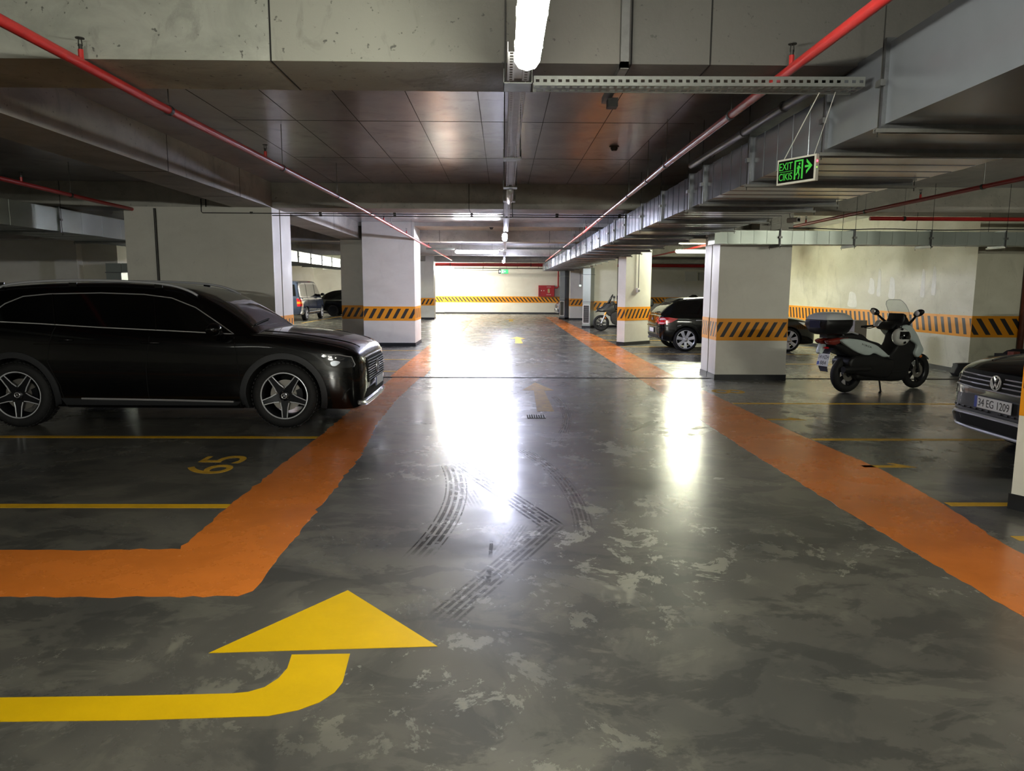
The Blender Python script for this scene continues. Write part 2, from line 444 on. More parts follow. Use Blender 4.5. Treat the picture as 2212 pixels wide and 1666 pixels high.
def wall(name, x0, x1, y0, y1, label, m=None, z1=ZS):
    b_ = MB(); b_.box(x0, x1, y0, y1, -0.05, z1)
    return struct(b_.build(name, m or M_WALL), label, 'wall')
W_END = wall('wall_end', -12.5, X1, Y1, Y1 + 0.3, 'cream end wall with hazard band closing the driving lane')
W_RIGHT = wall('wall_right', 9.2, X1, 14.0, 24.5, 'worn cream side wall with striped band behind the white scooter', M_WALLR)
W_RFRONT = wall('wall_right_outer', X1, X1 + .3, Y0, Y1, 'cream outer wall of the right parking bays, out of frame')
W_LEFT = wall('wall_left', X0 - .3, X0, Y0, 23.2, 'cream outer wall of the dark left parking wing')
W_LEND = wall('wall_left_end', X0 - .3, -12.2, 23.2, Y1 + 0.3, 'cream cross wall behind the roof of the long black car')
W_BACK = wall('wall_back', X0, X1, Y0 - .3, Y0, 'cream wall behind the camera')
# shallow pilaster of the end wall
b_ = MB(); b_.box(-4.42, -3.78, 46.7, 47.0, -0.02, ZS); PIL_END = struct(b_.build('wall_end_pilaster', M_WALL), 'shallow cream pilaster on the left of the end wall', 'wall')
b_ = MB(); b_.box(-14.0, -13.3, 22.9, 23.2, -0.02, ZS); struct(b_.build('wall_left_pilaster', M_WALL), 'shallow cream pilaster on the cross wall above the black car', 'wall')

# ---- beams
def beam(x0, x1, y0, y1, z0, label, seams=(), m=None):
    b_ = MB(); b_.box(x0, x1, y0, y1, z0, ZS + 0.02)
    o = struct(b_.build('beam', m or M_BEAM), label, 'beam')
    for (sx, ax) in seams:
        c = MB()
        if ax == 'x': c.box(sx - .005, sx + .005, y0 - 0.002, y1, z0 - 0.002, ZS)
        else: c.box(x0, x1 + .002, sx - .006, sx + .006, z0 - 0.002, ZS)
        c.build('cast_joint', M_JOINT, o)
    return o
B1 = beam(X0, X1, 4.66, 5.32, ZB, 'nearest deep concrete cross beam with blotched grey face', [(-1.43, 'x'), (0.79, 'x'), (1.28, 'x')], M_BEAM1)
B2 = beam(X0, X1, 12.95, 13.7, ZB, 'second concrete cross beam in line with the wide left pillar', [(-0.6, 'x')])
B3 = beam(X0, X1, 21.9, 22.5, ZB, 'third concrete cross beam behind the square lilac pillar', [(-1.9, 'x'), (1.4, 'x')])
B4 = beam(X0, X1, 31.0, 31.6, ZB, 'fourth concrete cross beam above the vertical duct', [(-2.2, 'x'), (2.0, 'x')])
B5 = beam(X0, X1, 39.0, 39.6, ZB, 'last concrete cross beam before the end wall')
b_ = MB(); b_.box(-4.05, 3.9, 20.5, 21.9, 3.36, ZS + .02); struct(b_.build('beam_haunch', M_BEAM), 'shallow dropped strip of slab before the third beam', 'beam')
BLs = []
for (ya, yb, lab) in ((Y0, 4.66, 'nearest length of the left lengthwise beam beside the lane'), (5.32, 12.95, 'left lengthwise beam running to the wide pillar'),
                 (13.7, 21.9, 'left lengthwise beam between the wide and the square pillar'), (22.5, 31, 'left lengthwise beam beyond the square pillar'), (31.6, 39, 'farthest length of the left lengthwise beam')):
    BLs.append(beam(-4.72, -4.05, ya, yb, ZB, lab, [(9.0, 'y'), (11.4, 'y')] if ya == 5.32 else ([(17.6, 'y')] if ya == 13.7 else [])))
for (ya, yb, lab) in ((Y0, 4.66, 'nearest length of the right lengthwise beam above the duct'), (5.32, 12.95, 'right lengthwise beam above the duct before the near pillar'),
                 (13.7, 21.9, 'right lengthwise beam above the duct behind the near pillar'), (22.5, 31, 'right lengthwise beam beyond the rotated pillar'), (31.6, 39, 'farthest length of the right lengthwise beam')):
    beam(3.95, 4.6, ya, yb, ZB, lab)

# ---- pillars with plinths and hazard bands
def clip_u(poly, lo, hi):
    """clip a (u, z) polygon to lo <= u <= hi"""
    for bound, keep in ((lo, 1), (hi, -1)):
        out = []
        for i in range(len(poly)):
            a, c = poly[i], poly[(i + 1) % len(poly)]
            ia, ic = keep * (a[0] - bound) >= 0, keep * (c[0] - bound) >= 0
            if ia: out.append(a)
            if ia != ic:
                t = (bound - a[0]) / (c[0] - a[0]); out.append((bound, a[1] + t * (c[1] - a[1])))
        poly = out
        if len(poly) < 3: return []
    return poly
def hazard_band(parent, path, z0, z1, shift, pitch, width, phase=0.0, label=None, margin=0.16, shifts=None):
    """painted orange band along an (x, y) path (outside on the right of travel) with slanted black stripes"""
    b_ = MB(); n = len(path)
    nrm = []
    for i in range(n - 1):
        d = Vector((path[i + 1][0] - path[i][0], path[i + 1][1] - path[i][1])).normalized(); nrm.append(Vector((d.y, -d.x)))
    def off(i, e):
        if i == 0: q = nrm[0]
        elif i == n - 1: q = nrm[-1]
        else:
            q = (nrm[i - 1] + nrm[i]); q = q / max(0.3, q.dot(nrm[i]))
        return Vector((path[i][0] + q.x * e, path[i][1] + q.y * e))
    e = 0.004
    for i in range(n - 1):
        a, c = off(i, e), off(i + 1, e); a0, c0 = off(i, -0.01), off(i + 1, -0.01)
        b_.mi = 0
        v = [(a.x, a.y, z0), (c.x, c.y, z0), (c.x, c.y, z1), (a.x, a.y, z1), (a0.x, a0.y, z0), (c0.x, c0.y, z0), (c0.x, c0.y, z1), (a0.x, a0.y, z1)]
        f = [(0, 1, 2, 3), (3, 2, 6, 7), (0, 4, 5, 1)]
        if i == 0: f.append((0, 3, 7, 4))
        if i == n - 2: f.append((1, 5, 6, 2))
        b_.add(v, f)
        b_.mi = 1
        Lg = (c - a).length; d = (c - a) / Lg; q = nrm[i] * 0.0015
        sh = shifts[i] if shifts else shift; h = z1 - z0; za, zb = z0 + h * margin, z1 - h * margin
        u = phase - abs(sh) - pitch
        while u < Lg + pitch:
            poly = clip_u([(u, za), (u + width, za), (u + width + sh, zb), (u + sh, zb)], 0.012, Lg - 0.012)
            if len(poly) >= 3:
                b_.add([(a.x + d.x * p[0] + q.x, a.y + d.y * p[0] + q.y, p[1]) for p in poly], [tuple(range(len(poly)))])
            u += pitch
    o = b_.build('hazard_band', [M_BAND_O, M_BAND_K], parent, fix=False)
    if label: o['label'] = label
    return o
def plinth(parent, poly, z=0.1, e=0.012):
    b_ = MB(); n = len(poly); c = Vector((sum(p[0] for p in poly) / n, sum(p[1] for p in poly) / n)); q = []
    for p in poly:
        d = Vector(p) - c; q.append((p[0] + e * (1 if d.x > 0 else -1), p[1] + e * (1 if d.y > 0 else -1)))
    b_.prism(q, -0.01, z); return b_.build('plinth', M_PLINTH, parent)
def pillar(poly, label, top=ZS, band=None, m=None, pl=0.1, **kw):
    b_ = MB(); b_.prism(poly, -0.02, top + 0.01)
    o = struct(b_.build('pillar', m or M_PILL), label, 'pillar')
    if pl: plinth(o, poly, pl)
    if band: hazard_band(o, band, **kw)
    return o
BZ = dict(z0=0.725, z1=1.125)
# near right pillar, split by the expansion joint
R1 = pillar([(3.9, 13.05), (5.2, 13.05), (5.2, 13.50), (3.9, 13.50)], 'near right pillar front half, cream with hazard band, beside the scooter', top=2.7,
            band=[(3.9, 13.50), (3.9, 13.05), (5.2, 13.05)], shift=0.15, pitch=0.166, width=0.072, phase=0.05, **BZ)
R1b = pillar([(3.9, 13.56), (5.2, 13.56), (5.2, 14.0), (3.9, 14.0)], 'near right pillar rear half behind the expansion joint', top=ZB,
             band=[(3.9, 14.0), (3.9, 13.56)], shift=0.10, pitch=0.12, width=0.05, phase=0.05, **BZ)
b_ = MB(); b_.box(3.93, 5.18, 13.49, 13.57, 0, 2.7); b_.build('joint_filler', M_JOINT, R1)
b_ = MB(); b_.box(4.6, 5.2, 13.06, 13.50, 2.7, ZB); b_.build('pillar_head', M_PILL, R1)
# wide left pillar, split too
L1 = pillar([(-6.62, 12.9), (-4.05, 12.9), (-4.05, 13.33), (-6.62, 13.33)], 'wide cream pillar behind the long black car, front half', top=ZB - .01,
            band=[(-6.62, 12.9), (-4.05, 12.9), (-4.05, 13.33)], shift=0.15, pitch=0.19, width=0.075, **BZ)
L1b = pillar([(-6.62, 13.39), (-4.05, 13.39), (-4.05, 14.0), (-6.62, 14.0)], 'wide left pillar rear half behind the expansion joint', top=ZB - .01,
             band=[(-4.05, 13.39), (-4.05, 14.0)], shift=0.03, pitch=0.19, width=0.06, phase=0.1, **BZ)
b_ = MB(); b_.box(-6.6, -4.075, 13.32, 13.40, 0, ZB - .01); b_.build('joint_filler', M_JOINT, L1)
b_ = MB(); b_.tube([(-6.07, 12.875, 0.3), (-6.07, 12.875, ZB - 0.03)], 0.022, 8); b_.build('wall_conduit', M_DARKSTEEL, L1)
# square left pillar with its set-back wing
L2 = pillar([(-3.93, 20.4), (-2.48, 20.4), (-2.48, 21.88), (-3.93, 21.88)], 'square lilac white pillar on the left of the lane with hazard band', top=ZS,
            band=[(-3.93, 20.4), (-2.48, 20.4), (-2.48, 21.88)], shift=0.15, pitch=0.226, width=0.1, phase=0.06, **BZ)
L2b = pillar([(-4.78, 21.5), (-3.93, 21.5), (-3.93, 21.9), (-4.78, 21.9)], 'narrow set-back wing left of the square lilac pillar', top=ZB,
             band=[(-4.78, 21.5), (-3.935, 21.5)], shift=0.15, pitch=0.19, width=0.09, phase=0.1, **BZ)
# far left pillar
L3 = pillar([(-4.35, 38.1), (-3.62, 38.1), (-3.62, 38.95), (-4.35, 38.95)], 'far left pillar in front of the end wall', top=ZS,
            band=[(-4.35, 38.95), (-4.35, 38.1), (-3.62, 38.1), (-3.62, 38.95)], shift=0.15, pitch=0.21, width=0.09, **BZ)
# rotated right pillar
R2 = pillar([(3.38, 21.22), (3.57, 21.0), (4.46, 21.75), (4.46, 22.6), (3.62, 22.6)], 'angled cream pillar right of the lane behind the dark hatchback tail', top=ZB,
            band=[(3.62, 22.6), (3.38, 21.22), (3.57, 21.0), (4.46, 21.75)], shift=0.16, pitch=0.17, width=0.075, phase=0.1, **BZ)
R3 = pillar([(3.85, 31.0), (4.9, 31.0), (4.9, 31.95), (3.85, 31.95)], 'third right pillar behind the black adventure motorcycle', top=ZB,
            band=[(3.85, 31.0), (4.9, 31.0)], shift=0.16, pitch=0.2, width=0.09, phase=0.12, **BZ)
R4 = pillar([(3.56, 38.2), (4.5, 38.2), (4.5, 39.0), (3.56, 39.0)], 'farthest right pillar beside the blue car', top=ZS,
            band=[(3.56, 39.0), (3.56, 38.2), (4.5, 38.2)], shift=0.16, pitch=0.2, width=0.09, **BZ)
# post at the right edge of the view
R0 = pillar([(3.88, 5.26), (4.05, 4.98), (4.9, 4.7), (5.2, 4.7), (5.2, 5.3)], 'near right pillar cut by the edge of the view', top=ZB, pl=0.12,
            band=[(3.88, 5.26), (4.05, 4.98), (4.9, 4.7)], shift=0.16, pitch=0.2, width=0.09, **BZ)
# bands and plinths of the walls
hazard_band(W_END, [(-3.78, 47.0), (15.9, 47.0)], 0.72, 1.13, -0.24, 0.233, 0.095, 0.2)
hazard_band(PIL_END, [(-4.42, 46.7), (-3.78, 46.7)], 0.72, 1.13, -0.2, 0.2, 0.085, 0.1)
hazard_band(W_RIGHT, [(9.2, 24.5), (9.2, 14.0), (15.9, 14.0)], 0.74, 1.16, -0.12, 0.235, 0.1, 0.05, margin=0.12, shifts=[-0.10, -0.22])
for nm, par, bx in (('baseboard_end', W_END, (-12.2, 16, 46.985, 47.05, 0, 0.1)), ('baseboard_right', W_RIGHT, (9.18, 9.25, 14.0, 24.5, 0, 0.09)),
                    ('baseboard_pilaster', PIL_END, (-4.43, -3.77, 46.685, 46.95, 0, 0.1))):
    c = MB(); c.box(*bx); c.build(nm, M_PLINTH, par)
# damp patches and brushed-out strokes of filler on the right wall (flat paint, 2 mm proud)
M_FILL = mat('pale_filler', (232, 231, 222), 0.7, vary=0.08, vscale=10)
for (yy, z0, z1, w) in ((15.35, 1.55, 2.15, 0.16), (15.75, 1.5, 2.1, 0.16), (17.0, 1.45, 1.95, 0.28), (17.6, 1.5, 2.15, 0.17), (17.95, 1.55, 1.95, 0.3), (18.9, 1.2, 1.6, 0.5)):
    c = MB(); pts = smooth_poly([(-w / 2, z0 + .03), (0, z0), (w / 2, z0 + .05), (w * .42, (z0 + z1) / 2), (w / 3, z1), (-w / 4, z1 - .04), (-w * .45, (z0 + z1) / 2)], 4)
    c.plate([(9.198, yy + p[0], p[1]) for p in pts], (-1, 0, 0), 0.004); c.build('filler_patch', M_FILL, W_RIGHT)

# ---- painted markings, children of the floor
def paint(name, poly, m, label=None, rough=0.0, step=0.06, z=0.0018):
    pts = []
    for i in range(len(poly)):
        a = Vector(poly[i][:2]); c = Vector(poly[(i + 1) % len(poly)][:2]); l = (c - a).length
        k = max(1, int(l / step)) if rough else 1
        nrm = Vector((c.y - a.y, a.x - c.x)).normalized() if l else Vector((0, 0))
        for j in range(k):
            p = a + (c - a) * j / k
            if rough and j: p = p + nrm * random.gauss(0, rough)
            pts.append(p)
    b_ = MB(); n = len(pts)
    tri = tessellate_polygon([[Vector((p.x, p.y, 0)) for p in pts]])
    b_.add([(p.x, p.y, z) for p in pts] + [(p.x, p.y, -0.004) for p in pts], [t for t in tri] + [(k, (k + 1) % n, n + (k + 1) % n, n + k) for k in range(n)])
    o = b_.build(name, m, FLOOR)
    if label: o['label'] = label
    return o
def lerp_path(pts, n=5):
    return [tuple(p) for p in smooth_poly([(p[0], p[1]) for p in pts], n, False)]
JY = 13.25
inL = [(-1.362, 3.76), (-1.376, 4.3), (-1.379, 5.4), (-1.396, 6.95), (-1.53, 8.6), (-1.575, 10.4), (-1.55, 12.0), (-1.532, JY - .03)]
outL = [(-2.039, JY - .03), (-2.045, 11.8), (-2.052, 9.7), (-2.041, 7.9), (-2.071, 6.5), (-2.07, 5.3), (-2.036, 4.392)]
paint('lane_stripe', [(-9.0, 3.68), (-5.0, 3.69), (-3.0, 3.70), (-2.2, 3.68), (-1.42, 3.69)] + inL + outL + [(-2.6, 4.37), (-4.0, 4.38), (-9.0, 4.36)], M_ORANGE_F, 'orange stripe turning the corner left of the lane', 0.008)
paint('lane_stripe', [(-1.47, JY + .03), (-1.47, 18.0), (-1.50, 25.0), (-1.53, 32.0), (-1.55, 36.5), (-2.19, 36.7), (-2.15, 25), (-2.11, 14.4), (-2.10, JY + .03)], M_ORANGE_F, 'far left orange stripe beyond the floor joint', 0.004)
paint('lane_stripe', [(2.70, 1.5), (3.32, 1.5), (3.30, 4.5), (3.44, 5.4), (3.52, 6.5), (3.42, 7.9), (3.36, 9.3), (3.33, 11), (3.29, JY - .03), (2.534, JY - .03), (2.528, 9.8), (2.53, 7.4), (2.588, 5.2), (2.625, 4.2), (2.66, 3.4)], M_ORANGE_F, 'orange stripe right of the lane in the foreground', 0.005)
paint('lane_stripe', [(2.53, JY + .03), (3.28, JY + .03), (3.36, 21.3), (3.2, 32), (3.13, 42), (2.48, 42), (2.47, 30), (2.464, 21.2)], M_ORANGE_F, 'far right orange stripe beyond the floor joint', 0.004)
# bent arrow in the foreground: head and shaft
ARW = paint('turn_arrow_head', [(-0.846, 3.767), (-1.330, 3.083), (-0.297, 3.142)], M_YELLOW_F, 'yellow arrow head pointing up the lane')
paint('turn_arrow_shaft', [(-0.95, 3.068), (-0.935, 2.95), (-0.948, 2.87), (-0.985, 2.80), (-1.04, 2.765), (-1.104, 2.754), (-1.473, 2.739), (-2.024, 2.728), (-4.6, 2.72), (-4.6, 2.56), (-1.912, 2.565), (-1.391, 2.572), (-0.904, 2.597), (-0.80, 2.635), (-0.728, 2.69), (-0.685, 2.76), (-0.669, 2.836), (-0.688, 3.075)], M_YELLOW_F, 'yellow arrow shaft bending from the left')
def straight_arrow(y0, m, xc=0.6, s=1.0, lab=None):
    paint('lane_arrow', [(xc - .12, y0), (xc + .11, y0), (xc + .09, y0 + 2.0), (xc + .25, y0 + 2.03), (xc - .01, y0 + 3.0), (xc - .27, y0 + 2.03), (xc - .08, y0 + 2.0)], m, lab)
straight_arrow(9.58, M_YELLOW_OLD, 0.59, lab='faded yellow straight arrow before the floor joint')
straight_arrow(21.67, M_YELLOW_F, 0.50, lab='bright yellow straight arrow beyond the floor joint')
straight_arrow(36.2, M_YELLOW_F, 0.43, lab='farthest yellow straight arrow')
# bay lines
for (xa, xb, y, w) in ((-9.0, -2.07, 5.30, 0.095), (-9.0, -2.05, 7.83, 0.10), (-4.02, -2.1, 14.2, 0.09), (-9, -2.12, 16.6, 0.09), (-9, -2.12, 19.0, 0.09), (-9.6, -4.9, 28.5, 0.1)):
    paint('bay_line', [(xa, y - w / 2), (xb, y - w / 2), (xb, y + w / 2), (xa, y + w / 2)], M_YELLOW_L, None)
for (xa, xb, y, w) in ((3.45, 6.4, 4.60, 0.09), (3.47, 9.0, 5.37, 0.09), (3.45, 9.0, 7.79, 0.10), (3.36, 9.0, 10.31, 0.09), (3.32, 9.0, 15.9, 0.09), (3.36, 9.0, 18.3, 0.09), (3.38, 9.0, 20.6, 0.09), (3.34, 9, 23.2, .09), (3.3, 9, 25.7, .09)):
    paint('bay_line', [(xa, y - w / 2), (xb, y - w / 2), (xb, y + w / 2), (xa, y + w / 2)], M_YELLOW_L, None)
b_ = MB(); b_.bar((-9.3, 33.5, 0.0005), (-9.3, 42.5, 0.0005), 0.1, 0.003); b_.build('bay_line', M_YELLOW_L, FLOOR)
# bay numbers
o = text_obj('65', 'bay_number', M_YELLOW_OLD, FLOOR, (-2.47, 6.26, 0.0012), (0, 1, 0), (-1, 0, 0), 0.68, 0.42); o['label'] = 'faded yellow number 65'
for (yy, xx) in ((6.58, 3.40), (9.03, 3.39)):
    paint('bay_number', [(xx, yy - .05), (xx + .5, yy - .05), (xx + .36, yy + .11), (xx + .3, yy + .11), (xx + .36, yy + .03), (xx, yy + .03)], M_YELLOW_OLD, 'faded yellow number one')
o = text_obj('8', 'bay_number', M_YELLOW_OLD, FLOOR, (3.42, 11.75, 0.0012), (0, -1, 0), (1, 0, 0), 0.42, 0.52); o['label'] = 'worn yellow number near the pillar'
# expansion joint across the floor: two steel rails with dark filler and screws
b_ = MB(); b_.box(X0, 9.19, JY - 0.035, JY + 0.035, -0.01, 0.004); J = b_.build('expansion_joint', M_JOINT, FLOOR)
for dy in (-0.033, 0.033):
    b_ = MB(); b_.box(X0, 9.19, JY + dy - 0.006, JY + dy + 0.006, -0.01, 0.007); b_.build('joint_rail', M_DARKSTEEL, J)
# drain grate in the lane
b_ = MB(); b_.box(0.32, 0.56, 9.03, 9.30, -0.01, 0.002); G_ = b_.build('drain_grate', M_JOINT, FLOOR)
for k in range(8):
    b_ = MB(); x = 0.335 + k * 0.03; b_.box(x, x + 0.010, 9.04, 9.29, 0, 0.010); b_.build('grate_bar', M_STEEL, G_)
# ================================================================== ducts, trays, pipes, lamps
def galv(name, c0, c1, rough, bump=0.04):
    m = mat(name, c0, rough, metal=0.66, vary=0.08, vscale=1.2, bump=bump, bscale=2.0, rvary=0.03)
    return m
M_GALV = galv('galvanised_sheet', (150, 155, 165), None, 0.22)
M_GALV2 = galv('galvanised_sheet_dull', (166, 174, 168), None, 0.36)
M_FLANGE = mat('duct_flange_steel', (120, 122, 124), 0.4, metal=0.85, vary=0.2, vscale=10)
M_RAIL = mat('zinc_rail', (132, 132, 128), 0.45, metal=0.5, vary=0.15, vscale=10)
M_REDPIPE = mat('red_pipe_paint', (176, 42, 40), 0.34, vary=0.14, vscale=6)
M_CASE = mat('lamp_housing_grey', (190, 190, 184), 0.5, vary=0.05)
M_TRAY = mat('galvanised_tray', (116, 118, 114), 0.45, metal=0.55, vary=0.15, vscale=14)
M_TRAYL = mat('brightened_tray_zinc', (196, 196, 200), 0.5, metal=0.25, vary=0.12, vscale=14)  # zinc colour raised to make up for weak light on the lane trays
M_WIRE = mat('black_cable', (20, 20, 20), 0.6, vary=0.2)
M_WHITEPL = mat('white_plastic', (226, 226, 220), 0.45, vary=0.04)

def rect_duct(name, label, axis, a, b, c0, c1, z0, z1, joints, m, group=None, seams=0.28, top_step=None, hang=True, both=False):
    """rectangular sheet-metal duct along axis; joints are flange stations; faces cross-broken with standing seams"""
    t = thing(name, label, 'duct', (0, 0, 0), 0, group)
    st = [a] + [j for j in joints if a < j < b] + [b]
    def P3(u, c, z): return (c, u, z) if axis == 'y' else (u, c, z)
    for i in range(len(st) - 1):
        u0, u1 = st[i], st[i + 1]; zt0 = zt1 = z1
        if top_step: zt0, zt1 = top_step(u0), top_step(u1)
        n = max(1, round((u1 - u0) / seams)) if not (top_step and u1 < 5.1) else 1; mb = MB(); rings = []
        for k in range(n + 1):
            f = k / n; u = u0 + (u1 - u0) * f; zt = zt0 + (zt1 - zt0) * f
            def ring(uu, e): return [P3(uu, c0 - e, z0 - e), P3(uu, c1 + e, z0 - e), P3(uu, c1 + e, zt + e), P3(uu, c0 - e, zt + e)]
            if 0 < k < n and n > 1:
                rings += [ring(u - 0.006, -0.001), ring(u - 0.003, 0.003), ring(u + 0.003, 0.003), ring(u + 0.006, -0.001)]
            else: rings.append(ring(u, 0))
            if k < n:      # sheets bow very slightly between seams
                w = (u1 - u0) / n
                rings.append(ring(u + w * 0.5, 0.002 * (1 if (i + k) % 2 else -1)))
        mb.loft(rings, True, True, True); mb.build('duct_section', m, t, smooth=25)
    for j, u in enumerate(st[1:-1] if joints else []):
        zt = top_step(u) if top_step else z1
        e = 0.024; mb = MB()
        for du in (-0.017, -0.004):
            r0 = [P3(u + du, c0 - e, z0 - e), P3(u + du, c1 + e, z0 - e), P3(u + du, c1 + e, zt + e), P3(u + du, c0 - e, zt + e)]
            r1 = [P3(u + du + 0.013, c0 - e, z0 - e), P3(u + du + 0.013, c1 + e, z0 - e), P3(u + du + 0.013, c1 + e, zt + e), P3(u + du + 0.013, c0 - e, zt + e)]
            mb.loft([r0, r1], True, True, True)
        fo = mb.build('flange', M_FLANGE, t)
        mb = MB()   # clip halfway up each side of the flange
        for c in ((c0 - e - .012), (c1 + e + .012)):
            p = P3(u - 0.004, c, (z0 + zt) / 2); mb.cbox(p, (0.03, 0.06, 0.035) if axis == 'y' else (0.06, 0.03, 0.035))
        mb.build_each('flange_clip', M_STEEL, fo)
        if hang and j % 1 == 0:
            mb = MB(); zz = z0 - 0.052
            prof = [(-.018, 0.006), (-.018, .028), (.018, .028), (.018, 0.006), (.014, 0.006), (.014, .024), (-.014, .024), (-.014, 0.006)]
            mb.loft([[P3(u + a_, c, zz + b_) for a_, b_ in prof] for c in (c0 - 0.05, c1 + 0.06)], True, True, True)
            hr = mb.build('hanger_rail', M_RAIL, t)
            mb = MB()
            for c in (c0 - 0.035, c1 + 0.045): mb.tube([P3(u - 0.006, c, zz - 0.02), P3(u - 0.006, c, ZS)], 0.004, 5)
            mb.build_each('threaded_rod', M_DARKSTEEL, hr)
    return t
# main duct along the right of the lane
def top_main(u): return 3.05 if u <= 4.3 else (2.965 if u >= 5.0 else 3.05 - (u - 4.3) / 0.7 * 0.085)
MJ = [2.9, 4.29, 5.03, 6.54, 8.02, 8.61, 10.1, 11.55, 13.1, 14.32, 15.1, 16.56, 18.0, 19.2, 20.66, 21.8, 23.6, 25.2, 26.9, 28.6, 30.4, 32.6, 34.9, 37.4]
MAIN = rect_duct('air_duct', 'large galvanised duct with many flanges running along the right of the lane', 'y', 1.2, 40.2, 2.2, 3.62, 2.60, 2.965, MJ, M_GALV, top_step=top_main, seams=0.3)
# branch crossing over the near right pillar
BRN = rect_duct('air_duct', 'branch duct crossing above the near right pillar towards the right wall', 'x', 3.65, 10.6, 12.55, 12.95, 2.43, 2.66, [4.78, 6.07, 7.4, 8.7, 9.9], M_GALV2, seams=0.21)
# left duct
LFT = rect_duct('air_duct', 'dim galvanised duct hanging in the dark left parking wing', 'y', 3.0, 40.0, -9.1, -7.78, 2.60, 3.0, [8.0, 10.4, 12.95, 15.7, 18.4, 21.0, 24.2, 26.0, 27.8, 29.6, 31.4, 33.2, 35, 37], M_GALV2, seams=0.7)

def drop_duct(label, loc, rz, w, d, ztop, elbow, m=M_GALV2, grille=True):
    """vertical duct standing on the floor, bending into the duct above, grille low on its front"""
    t = thing('vertical_duct', label, 'duct', loc, rz)
    mb = MB(); R_ = 0.28
    rings = []
    for z in (0.10, 0.55, 0.57, 1.1, 1.115, 1.5, 1.515, ztop - R_): rings.append([(-w / 2, -d / 2, z), (w / 2, -d / 2, z), (w / 2, d / 2, z), (-w / 2, d / 2, z)])
    mb.loft(rings, True, True, False); mb.build('duct_section', m, t)
    mb = MB(); rings = []
    for k in range(7):
        a = PI / 2 * k / 6; cx = -(w / 2 + 0.10) * elbow
        def pt(x, y): # rotate about (cx, ztop-R_)
            r = x - cx; return (cx + r * math.cos(a) , y, ztop - R_ + abs(r) * math.sin(a)) if elbow else (x, y, ztop - R_ + R_ * k / 6)
        rings.append([pt(-w / 2, -d / 2), pt(w / 2, -d / 2), pt(w / 2, d / 2), pt(-w / 2, d / 2)])
    mb.loft(rings, True, True, True); mb.build('duct_elbow', m, t, smooth=40)
    for z in (1.1, ztop - R_):
        mb = MB(); e = 0.022; mb.box(-w / 2 - e, w / 2 + e, -d / 2 - e, d / 2 + e, z - .012, z + .012); mb.build('flange', M_FLANGE, t)
    mb = MB(); mb.box(-w / 2 - .02, w / 2 + .02, -d / 2 - .02, d / 2 + .02, -0.002, 0.10); mb.build('foot_frame', M_PLINTH, t)
    if grille:
        mb = MB(); x = w * 0.36
        for (a, b, c, e) in ((-x - .025, -x, 0.2, 0.98), (x, x + .025, 0.2, 0.98), (-x, x, 0.2, 0.225), (-x, x, 0.955, 0.98)): mb.box(a, b, -d / 2 - .02, -d / 2 + .005, c, e)
        g = mb.build('grille_frame', M_WHITEPL, t)
        mb = MB(); mb.box(-x, x, -d / 2 - .004, -d / 2 + .002, 0.22, 0.96); mb.build('grille_back', M_JOINT, g)
        for k in range(18):
            mb = MB(); mb.bar((-x, -d / 2 - .010, 0.245 + k * 0.04), (x, -d / 2 - .010, 0.245 + k * 0.04), 0.012, 0.016); mb.build('louvre', M_STEEL, g)
    return t
drop_duct('vertical galvanised duct with low grille beside the third right pillar', (3.62, 30.5, 0), math.radians(-25), 0.34, 0.5, 2.515, 0)
drop_duct('farthest vertical duct next to the blue car', (3.42, 39.2, 0), math.radians(-30), 0.3, 0.9, 2.59, 0, M_GALV)
drop_duct('vertical duct with elbow at the cross wall above the black car', (-11.95, 22.65, 0), 0, 0.46, 0.4, 2.35, 0, grille=False)
b_ = MB(); b_.box(-11.7, -9.1, 22.45, 22.85, 2.08, 2.35); o = b_.build('duct_elbow', M_GALV2, bpy.data.objects['vertical_duct.002'])
o.location = (11.95, -22.65, 0)

# ---- cable trunking, perforated tray
def slotted_strip(mb, p, q, w_dir, w, n, hw=0.45, hl=0.55):
    """strip from p to q of width w along w_dir, with n open slots (hole width share hw, hole length share hl)"""
    p = Vector(p); q = Vector(q); wd = Vector(w_dir).normalized() * w
    for k in range(n):
        a = p + (q - p) * k / n; b = p + (q - p) * (k + 1) / n; d = b - a
        o = [a, b, b + wd, a + wd]
        h0 = a + d * (1 - hl) / 2 + wd * (1 - hw) / 2; i = [h0, h0 + d * hl, h0 + d * hl + wd * hw, h0 + wd * hw]
        mb.add(o + i, [(0, 1, 5, 4), (1, 2, 6, 5), (2, 3, 7, 6), (3, 0, 4, 7)])
def trunking(x, y0, y1, w, z, label):
    t = thing('cable_tray', label, 'cable tray', (x, 0, 0), 0, 'cable tray lengths along the lane')
    n = max(4, int((y1 - y0) / 0.045)); mb = MB()
    for s_ in (-1, 1):
        slotted_strip(mb, (s_ * w * 0.48, y0, z), (s_ * w * 0.48, y1, z), (-s_, 0, 0), w * 0.30, n)
    mb.box(-w * .17, w * .17, y0, y1, z + 0.012, z + 0.015)
    mb.build_each('tray_floor', M_TRAYL, t)
    for s_ in (-1, 1):
        mb = MB(); mb.box(s_ * w * .48 - .0015, s_ * w * .48 + .0015, y0, y1, z, z + 0.05); mb.build('tray_side', M_TRAYL, t)
    return t
